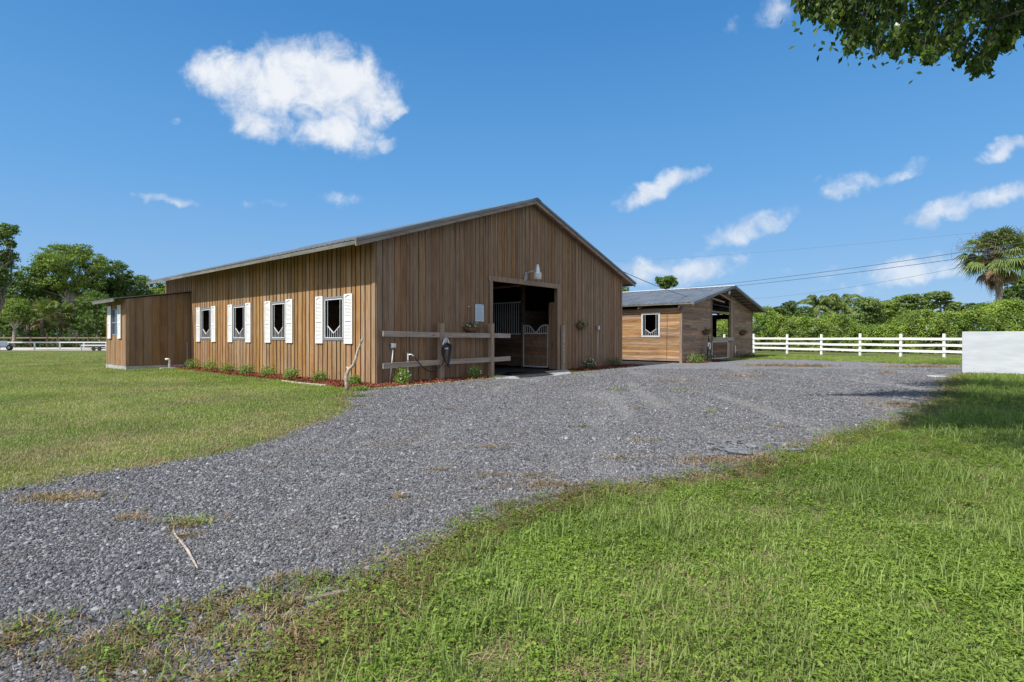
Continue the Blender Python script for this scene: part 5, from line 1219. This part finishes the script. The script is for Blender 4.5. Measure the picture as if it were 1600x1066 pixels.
# palms
def frond_palm(u, d, crown_v, n_f, L, label):
    base = RD((u-800)*d/FPX, d); t = thing('royal_palm', base, label, 'palm tree', 'feathery palms'); zc = px_h(crown_v, d)
    mb = MB(); mb.tube([(0, 0, -.2), (0, 0, zc*.5), (0, 0, zc-.1)], [.26, .2, .12], 9); mb.build('trunk', M['bark_pale'], t, smooth=True)
    C_ = []; A_ = []
    for i in range(n_f):
        a = i*2.4+random.uniform(-.2, .2); el = [.3, 1.25, .7, 1.0][i % 4]+random.uniform(-.12, .12)
        for k in range(46):
            s = k/45; rr = L*s*(math.cos(el)+.28*s); z = L*(1.15*math.sin(el)*s-.72*s**2.4)
            for sd_ in (-1, 1):
                off = .20*math.sin(math.pi*min(1, s+.12)); C_.append((math.cos(a)*rr-math.sin(a)*off*sd_, math.sin(a)*rr+math.cos(a)*off*sd_, zc+z-off*.8)); A_.append((-math.sin(a)*sd_*.7+math.cos(a)*.4, math.cos(a)*sd_*.7+math.sin(a)*.4, -1.0))
    v, f = leaf_quads(np.array(C_), .62, .13, axis=np.array(A_)*2.5); npmesh('crown', v, f, M['palm'], t)
for (u_, v_, l_, lb) in ((1279, 480, 3.1, 'left of the two feathery palms beyond the hedge'), (1315, 478, 3.1, 'right of the two feathery palms beyond the hedge'), (1297, 488, 2.4, 'lower palm partly hidden between the two feathery palms')): frond_palm(u_, 70, v_, 16, l_, lb)
def fan_leaf(C, dirv, L, spread=1.5, k=15):
    """pointed segments radiating from C around dirv"""
    d = Vector(dirv).normalized(); s = d.cross(Vector((random.gauss(0, .4), random.gauss(0, .4), 1))).normalized(); V = []; F = []
    up = s.cross(d)
    for i in range(k):
        a = (i/(k-1)-.5)*2*spread; q = d*math.cos(a)+s*math.sin(a); L_ = L*(1-.25*abs(a)/spread)*random.uniform(.85, 1.1); sd_ = q.cross(up).normalized()*L*.035
        m_ = C+q*L_*.55+up*.03*L; e = C+q*L_-Vector((0, 0, L_*random.uniform(.22, .5))); b = len(V)
        V += [tuple(C-sd_*.3), tuple(C+sd_*.3), tuple(m_+sd_), tuple(m_-sd_), tuple(e)]; F += [(b, b+1, b+2, b+3), (b+3, b+2, b+4, b+4)]
    return V, F
def fan_mass(name, leaves, mat, parent):
    V = []; F = []
    for (C, dv, L, sp) in leaves:
        v, f = fan_leaf(C, dv, L, sp); b = len(V); V += v
        for q in f: F.append(tuple(dict.fromkeys(x+b for x in q)))
    me = bpy.data.meshes.new(name); me.from_pydata(V, [], F); me.materials.append(M[mat]); o = bpy.data.objects.new(name, me); COL.objects.link(o); o.parent = parent; return o
def cabbage_palm(u, d, base_v_, crown_v, Rpx, label):
    base = RD((u-800)*d/FPX, d); t = thing('cabbage_palm', base, label, 'palm tree'); zc = px_h(crown_v, d); k = d/FPX; R_ = Rpx*k
    mb = MB(); pts = [(0, 0, -.3)]+[(.12*math.sin(z*.5), 0, z) for z in np.linspace(.5, zc-1.2, 14)]+[(0, 0, zc)]
    mb.tube(pts, [.30]+[.24+.012*math.sin(i*2.1) for i in range(14)]+[.3], 12); mb.build('trunk', M['bark_pale'], t, smooth=True)
    right_ = Vector((CO, -SI, 0)); L_ = []; D_ = []; stems = MB()
    for i in range(120):
        a = random.uniform(0, 6.283); el = random.uniform(-.55, 1.35)
        dv = Vector((math.cos(a)*math.cos(el), math.sin(a)*math.cos(el), math.sin(el)))
        pl = R_*random.uniform(.35, .62); C_ = Vector((0, 0, zc))+Vector((dv.x*pl*1.05, dv.y*pl*1.05, dv.z*pl)); 
        L_.append((C_, dv+Vector((0, 0, -.25)), R_*random.uniform(.34, .46), random.uniform(1.1, 1.6))); stems.tube([(0, 0, zc-.2), C_], [.03, .015], 4)
    for i in range(34):
        a = random.uniform(0, 6.283); el = random.uniform(-1.35, -.7); dv = Vector((math.cos(a)*math.cos(el), math.sin(a)*math.cos(el), math.sin(el)))
        D_.append((Vector((0, 0, zc-.3))+dv*R_*random.uniform(.2, .5), Vector((dv.x*.3, dv.y*.3, -1)), R_*random.uniform(.25, .42), .7))
    fan_mass('crown', L_, 'palm', t); fan_mass('dead_fronds', D_, 'palm_dry', t); stems.build('stems', M['palm_dry'], t)
    # dry vine tangle along the upper left
    mb = MB()
    for i in range(210):
        c = Vector((0, 0, zc))+right_*R_*random.uniform(-.85, .7)+Vector((SI, CO, 0))*random.uniform(-.7, .6)*R_+Vector((0, 0, R_*random.uniform(.05, .62)))
        c -= Vector((0, 0, max(0, abs((c-Vector((0, 0, zc))).dot(right_))/R_-.35)*R_*.5)); e = Vector([random.gauss(0, 1) for _ in range(3)]).normalized()*R_*random.uniform(.1, .24); e2 = e+Vector([random.gauss(0, 1) for _ in range(3)])*R_*.05
        mb.tube([c, c+e*.5+Vector((0, 0, .1)), c+e2], [.016, .012, .006], 3)
    mb.build('dry_vines', M['vine_dry'], t)
    n = 1400; P_ = RNG.normal(0, 1, (n, 3)); P_ = unit(P_)*RNG.uniform(.3, 1, (n, 1))*np.array([R_*.8, R_*.8, R_*.42]); P_[:, 2] += zc+R_*.32
    v, f = leaf_quads(P_, RNG.uniform(.6, 1.3, n)*.16, .4); npmesh('vine_leaves', v, f, M['vine_dry'], t)
cabbage_palm(1561, 47, 500, 402, 60, 'tall cabbage palm with a shaggy crown behind the white wall')
# leafless branches near the right edge
t = thing('bare_tree', RD((1592-800)*56/FPX, 56), 'thin leafless grey tree behind the hedge right of the palm trunk', 'tree')
mb = MB()
def twig(p, dv, L, r, k):
    q = p+dv*L; mb.tube([p, p.lerp(q, .5)+Vector([random.gauss(0, .06)*L for _ in range(3)]), q], [r, r*.8, r*.55], 5)
    if k > 0:
        for _ in range(3): twig(q, (dv+Vector([random.gauss(0, .5) for _ in range(3)])+Vector((0, 0, .12))).normalized(), L*random.uniform(.55, .8), r*.55, k-1)
twig(Vector((0, 0, 0)), Vector((0, 0, 1)), 2.2, .09, 4); mb.build('branches', M['bark_pale'], t)

# ------------------------------------------------------------------ left background: trees, arena rail, old fence, carts
GL = 'trees beyond the riding arena on the left'
tree('tree', 112, 86, [(95, 393, 22, 12), (122, 391, 16, 10), (137, 408, 20, 14), (108, 412, 30, 16), (82, 420, 20, 18), (140, 436, 20, 16), (112, 438, 22, 14), (74, 404, 12, 9), (158, 420, 12, 10), (88, 446, 18, 12), (128, 452, 16, 10), (70, 458, 16, 12)], 'tall light green tree with a pale forked trunk left of the lean-to', 'oak_light', 17000, .34, group=GL, barkmat='bark_pale', trunk_v=474, tr=.45, clump=.26)
tree('tree', 188, 92, [(172, 416, 18, 10), (190, 424, 16, 11), (160, 432, 14, 10), (202, 438, 15, 11), (180, 445, 24, 16), (216, 446, 12, 9), (168, 470, 26, 20), (200, 470, 22, 18), (150, 480, 20, 20), (155, 450, 18, 14), (128, 480, 16, 14)], 'broad dark green tree behind the lean-to', 'oak', 13000, .36, group=GL, tr=.35)
tree('tree', 245, 96, [(232, 444, 10, 7), (246, 456, 16, 8), (262, 460, 16, 8), (228, 458, 12, 9), (240, 475, 24, 14), (275, 468, 18, 10), (222, 436, 10, 7)], 'smaller bright tree showing between the lean-to roof and the barn eave', 'oak_light', 6500, .36, group=GL)
tree('tree', 38, 84, [(36, 426, 18, 12), (56, 420, 14, 10), (18, 438, 16, 14), (50, 446, 20, 16), (30, 462, 26, 16), (62, 468, 20, 16), (0, 446, 22, 18), (45, 485, 26, 14), (85, 490, 20, 14)], 'dark rounded tree left of the pale forked tree', 'oak', 11000, .36, group=GL, tr=.35)
tree('tree', -6, 58, [(4, 356, 14, 11), (16, 366, 9, 7), (-8, 372, 20, 14), (20, 382, 8, 6), (6, 400, 13, 11), (-12, 412, 20, 18), (4, 432, 14, 14), (-16, 450, 26, 22)], 'tall dark tree reaching in at the left edge of the view', 'oak', 11000, .26, group=GL, tr=.3)
tree('tree', 22, 74, [(14, 474, 18, 9), (30, 482, 14, 8), (2, 484, 16, 9), (20, 492, 22, 10), (40, 490, 10, 7)], 'low bright green tree with a pale trunk at the far left', 'oak_light', 5200, .28, group=GL, barkmat='bark_pale', tr=.25)
tree('tree', 150, 80, [(146, 470, 18, 14), (160, 486, 16, 14), (136, 490, 16, 14), (150, 505, 20, 12), (172, 505, 16, 14)], 'dark low tree in front of the others just left of the lean-to', 'oak', 5600, .3, group=GL, barkmat='bark_pale', tr=.22)
def fan_shrub(u, d, z, R_, label):
    t = thing('fan_palm', RD((u-800)*d/FPX, d), label, 'palm tree', 'low fan palms'); L_ = []; D_ = []
    for i in range(46):
        a = random.uniform(0, 6.283); el = random.uniform(-.2, 1.3); dv = Vector((math.cos(a)*math.cos(el), math.sin(a)*math.cos(el), math.sin(el)))
        (L_ if i % 4 else D_).append((Vector((0, 0, z))+dv*R_*random.uniform(.4, .65), dv, R_*.5, 1.4))
    fan_mass('crown', L_, 'palm', t); fan_mass('dead_fronds', D_, 'palm_dry', t); mb = MB(); mb.tube([(0, 0, -.1), (0, 0, z)], [.28, .22], 8); mb.build('trunk', M['bark'], t)
for (u_, d_, z_, R_, lb) in ((66, 78, 4.2, 3.4, 'low fan palm left of the pale forked trunk'), (94, 80, 4.0, 3.2, 'low brownish fan palm in front of the pale forked trunk'), (44, 80, 3.4, 3.0, 'low fan palm behind the far left fence'), (124, 82, 2.6, 2.8, 'lowest fan palm near the arena, left of the lean-to')): fan_shrub(u_, d_, z_, R_, lb)
def wood_left():
    n = 42000; u = RNG.uniform(-90, 262, n); d = 95.0; r_ = (u-800)*d/FPX; top = 10.0+1.3*np.sin(r_*.5)+.8*np.sin(r_*1.3+1)
    z = .1+(top-.1)*RNG.random(n)**.9; dd = d+np.sin(r_*1.1+z)+RNG.normal(0, .8, n)+3
    P_ = np.stack([CX+r_*CO+dd*SI, CY-r_*SI+dd*CO, z], 1); v, f = leaf_quads(P_, RNG.uniform(.6, 1.4, n)*.6, .6)
    tag(npmesh('undergrowth', v, f, M['oak']), 'dark undergrowth below the trees on the left', 'undergrowth', kind='stuff')
    n = 9000; u = RNG.uniform(-90, 260, n); d = 76+RNG.normal(0, 1.2, n); r_ = (u-800)*d/FPX; z = np.abs(RNG.normal(0, .75+.35*np.sin(r_*.8), n))
    P_ = np.stack([CX+r_*CO+d*SI, CY-r_*SI+d*CO, z+.05], 1); v, f = leaf_quads(P_, RNG.uniform(.6, 1.4, n)*.34, .6)
    tag(npmesh('low_bushes', v, f, M['dense']), 'low dark bushes along the far side of the arena', 'undergrowth', kind='stuff')
wood_left()
sheet('arena_sand', [tuple(RD(r_, d_).xy) for r_, d_ in ((-66, 57), (-36, 57.5), (-36, 73), (-80, 74))], .01, M['sand'])
ar = thing('arena_rail', RD(-45, 60), 'white pipe rail round the pale riding arena on the far left', 'rail'); o_ = ar.location
dA = 60
for u_ in (-35, 12.5, 54, 93.5, 131, 166, 198): mb = MB(); p = RD((u_-800)*dA/FPX, dA)-o_; mb.box(p.x-.06, p.x+.06, p.y-.06, p.y+.06, -.1, .78); mb.build('post', M['gwhite'], ar)
mb = MB(); mb.bar(RD((-60-800)*dA/FPX, dA, .84)-o_, RD((200-800)*dA/FPX, dA, .84)-o_, .07, .12); mb.build('rail', M['gwhite'], ar)
gt = thing('arena_gate', RD((127-800)*56/FPX, 56), 'pale lower bar with a single post in front of the arena rail', 'rail'); mb = MB(); mb.box(-.05, .05, -.05, .05, 0, .62); mb.build('post', M['gwhite'], gt); mb = MB(); mb.bar((0, 0, .56), RD((175-800)*56/FPX, 56, .56)-gt.location, .06, .14); mb.build('rail', M['gwhite'], gt)
of = thing('old_fence', RD(-55, 70), 'old dark wooden fence under the trees behind the arena', 'fence'); o_ = of.location; dA = 72
for (u_, v_) in ((-10, 524), (24, 524), (48, 526), (73.5, 520.5), (90, 526), (120, 518), (138, 526), (157, 525.5), (185, 525)):
    mb = MB(); p = RD((u_-800)*dA/FPX, dA)-o_; hh__ = px_h(v_, dA); mb.box(p.x-.08, p.x+.08, p.y-.08, p.y+.08, -.1, hh__); mb.build('post', M['inner'], of)
for z in (1.32, .7): mb = MB(); mb.bar(RD((-60-800)*dA/FPX, dA, z)-o_, RD((200-800)*dA/FPX, dA, z)-o_, .05, .15); mb.build('rail', M['wall_gable'], of)
ct = thing('utility_trailer', RD((-2-800)*57/FPX, 57), 'white utility trailer with a black wheel cut off by the left edge', 'trailer')
mb = MB(); rt_ = Vector((CO, -SI, 0)); fw_ = Vector((SI, CO, 0))
mb.hexa([rt_*a+fw_*b+Vector((0, 0, z)) for z in (.38, 1.0) for (a, b) in ((-2.2, -.6), (.28, -.6), (.28, .7), (-2.2, .7))]); mb.build('body', M['white'], ct, bev=.03)
for b_ in (-.68, .78):
    mb = MB(); c_ = rt_*.42+fw_*b_+Vector((0, 0, .30)); mb.tube([c_-fw_*.1, c_+fw_*.1], .30, 18); wh = mb.build('wheel', M['tyre'], ct, smooth=False); mb = MB(); mb.tube([c_-fw_*.12, c_+fw_*.12], .13, 12); mb.build('rim', M['gwhite'], wh)
mb = MB(); mb.bar(rt_*.1+fw_*-.68+Vector((0, 0, .64)), rt_*.75+fw_*-.68+Vector((0, 0, .64)), .24, .04); mb.build('fender', M['white'], ct)
dg = thing('arena_drag', RD((153-800)*56.5/FPX, 56.5), 'low dark arena drag with a short wheel and drawbar left of the lean-to', 'farm implement')
mb = MB(); mb.bar(rt_*-.85+Vector((0, 0, .16)), rt_*.1+Vector((0, 0, .2)), .06, .06); mb.bar(rt_*-.1+fw_*-.5+Vector((0, 0, .22)), rt_*-.1+fw_*.5+Vector((0, 0, .22)), .5, .1); mb.bar(rt_*.45+fw_*-.5+Vector((0, 0, .22)), rt_*.45+fw_*.5+Vector((0, 0, .22)), .06, .06); mb.build('frame', M['dark'], dg)
for a_ in (-.1, .5): mb = MB(); c_ = rt_*a_+fw_*-.45+Vector((0, 0, .18)); mb.tube([c_-fw_*.06, c_+fw_*.06], .18, 14); mb.build('wheel', M['tyre'], dg)

# ------------------------------------------------------------------ big tree overhead on the right (trunk outside the picture, branches reaching in)
ot = thing('overhanging_tree', RD(8.6, 5.2), 'large leafy tree standing outside the picture whose lowest branches hang in at the top right', 'tree')
ob = ot.location
bnd = np.array([(1236, -30), (1241, 8), (1254, 34), (1262, 30), (1274, 36), (1285, 28), (1296, 56), (1308, 40), (1320, 60), (1323, 90), (1336, 80), (1348, 66), (1362, 78), (1371, 100), (1384, 88), (1400, 96), (1408, 78), (1418, 90), (1436, 86), (1450, 112), (1462, 100), (1474, 92), (1482, 74), (1492, 96), (1504, 126), (1530, 120), (1550, 124), (1553, 100), (1545, 88), (1560, 80), (1576, 84), (1586, 50), (1594, 40), (1600, 58), (1625, 70), (1700, 60)], float)
n_t = 1750; LC = []; LA = []; tw = MB()
uu = RNG.uniform(1236, 1690, n_t*3); vv = RNG.uniform(-330, 128, n_t*3); vb = np.interp(uu, bnd[:, 0], bnd[:, 1])
gap = np.sin(uu*.045)*np.sin(vv*.06+1.2)+.5*np.sin(uu*.11+vv*.08)
# outline of the crown above the frame slopes away to the left
okk = (vv < np.where(vb > 0, vb*.62, vb)-5) & ((gap+.35*np.sin(uu*.19+2)*np.sin(vv*.23) < .38-.004*(vv+20)) | (vv < -40)) & (vv > -330) & (RNG.random(n_t*3) < np.where(vv > -30, 1.0, .5))
uu, vv = uu[okk][:n_t], vv[okk][:n_t]
root_ = np.array([8.6, 5.2])
for u_, v_ in zip(uu, vv):
    d_ = random.uniform(5.6, 7.2) if v_ > -60 else random.uniform(5.0, 8.0); tip = Q(u_, v_, d_)-ob
    back = Vector((random.gauss(0, .10), random.gauss(0, .10), random.uniform(.15, .36)))+rt_*random.uniform(-.02, .22)
    tw.tube([tip+back, tip+back*.45+Vector((0, 0, .04)), tip], [.005, .004, .002], 3, cap=False)
    for k in range(10):
        s = random.random()**.8; c = tip+back*s*1.0+Vector([random.gauss(0, .028) for _ in range(3)]); LC.append(c); LA.append((random.gauss(0, .6), random.gauss(0, .6), -1.1))
for k_ in range(270):
    u_ = random.uniform(1243, 1640); vb_ = float(np.interp(u_, bnd[:, 0], bnd[:, 1]))*random.uniform(.86, 1.02)-3; d_ = random.uniform(5.6, 6.6)
    a_ = Q(u_+random.uniform(4, 26), vb_-random.uniform(28, 60), d_)-ob; b_ = Q(u_, vb_, d_)-ob; tw.tube([a_, a_.lerp(b_, .55)+Vector((0, 0, .015)), b_], [.004, .003, .0015], 3, cap=False)
    for j in range(16):
        c = a_.lerp(b_, random.random()**.8)+Vector([random.gauss(0, .022) for _ in range(3)]); LC.append(c); LA.append((random.gauss(0, .6), random.gauss(0, .6), -1.1))
LC = np.array(LC)
v, f = leaf_quads(LC, RNG.uniform(.7, 1.25, len(LC))*.084, .52, axis=np.array(LA)); npmesh('leaves', v, f, M['canopy'], ot)
tw.build('twigs', M['bark_dark'], ot)
# upper canopy: shades the ground on the right (high above the frame)
def shade_pts(cells):
    out = []
    for (u_, v_, ra, rb, n_, z_) in cells:
        g = np.array(G(u_, v_)); x = RNG.normal(0, .5, n_)*ra; y = RNG.normal(0, .5, n_)*rb; z = z_+RNG.normal(0, .35, n_)
        gx = g[0]+x*CO+y*SI; gy = g[1]-x*SI+y*CO
        out.append(np.stack([gx+SUN.x/SUN.z*z, gy+SUN.y/SUN.z*z, z], 1))
    return np.concatenate(out)
cells = [(1340, 618, 1.0, .22, 260, 8.8), (1385, 617, .9, .4, 420, 8.8), (1420, 617, .9, .7, 620, 8.8), (1455, 616, 1.0, .9, 800, 8.8), (1490, 618, 1.1, 1.0, 900, 8.6), (1462, 603, .8, .7, 420, 8.8), (1490, 600, 1.2, 1.2, 700, 8.6), (1530, 600, 1.6, 1.3, 900, 8.6), (1575, 603, 1.6, 1.4, 900, 8.6), (1620, 608, 1.8, 1.6, 900, 8.2),
         (1510, 638, .9, .3, 260, 8.2), (1545, 646, 1.0, .5, 420, 8.0), (1580, 655, 1.0, .7, 700, 7.8), (1610, 665, 1.0, .9, 900, 7.6), (1600, 635, 1.3, .9, 800, 7.8), (1650, 650, 1.6, 1.6, 1500, 7.6), (1700, 630, 2.0, 2.0, 1600, 7.6), (1660, 700, 1.0, 1.0, 800, 7.2)]
Pc = shade_pts(cells)-np.array(ob)
v, f = leaf_quads(Pc, RNG.uniform(.7, 1.25, len(Pc))*.15, .6, up=.8); npmesh('upper_leaves', v, f, M['canopy'], ot)
mb = MB(); limb(mb, (0, 0, -.2), (0, 0, 3.4), .42, .34, .03, 6, 12)
fork = Vector((0, 0, 3.3))
for (u_, v_, d_) in ((1300, -60, 6), (1400, -30, 6.2), (1500, 0, 6), (1560, 30, 5.6), (1420, -160, 6.6), (1560, -150, 6.5), (1330, -180, 5.8)):
    e = Q(u_, v_, d_)-ob; m_ = fork.lerp(e, .5)+Vector((0, 0, 1.2)); p1 = limb(mb, fork, m_, .09, .035, .08); limb(mb, m_, e, .033, .006, .1)
for c_ in cells[::2]:
    e = Vector(shade_pts([(c_[0], c_[1], .01, .01, 1, c_[5])])[0])-ob; m_ = fork.lerp(e, .45)+Vector((0, 0, 1.0)); limb(mb, fork, m_, .17, .08, .06); limb(mb, m_, e, .075, .02, .08)
mb.build('trunk', M['bark_dark'], ot, smooth=True)
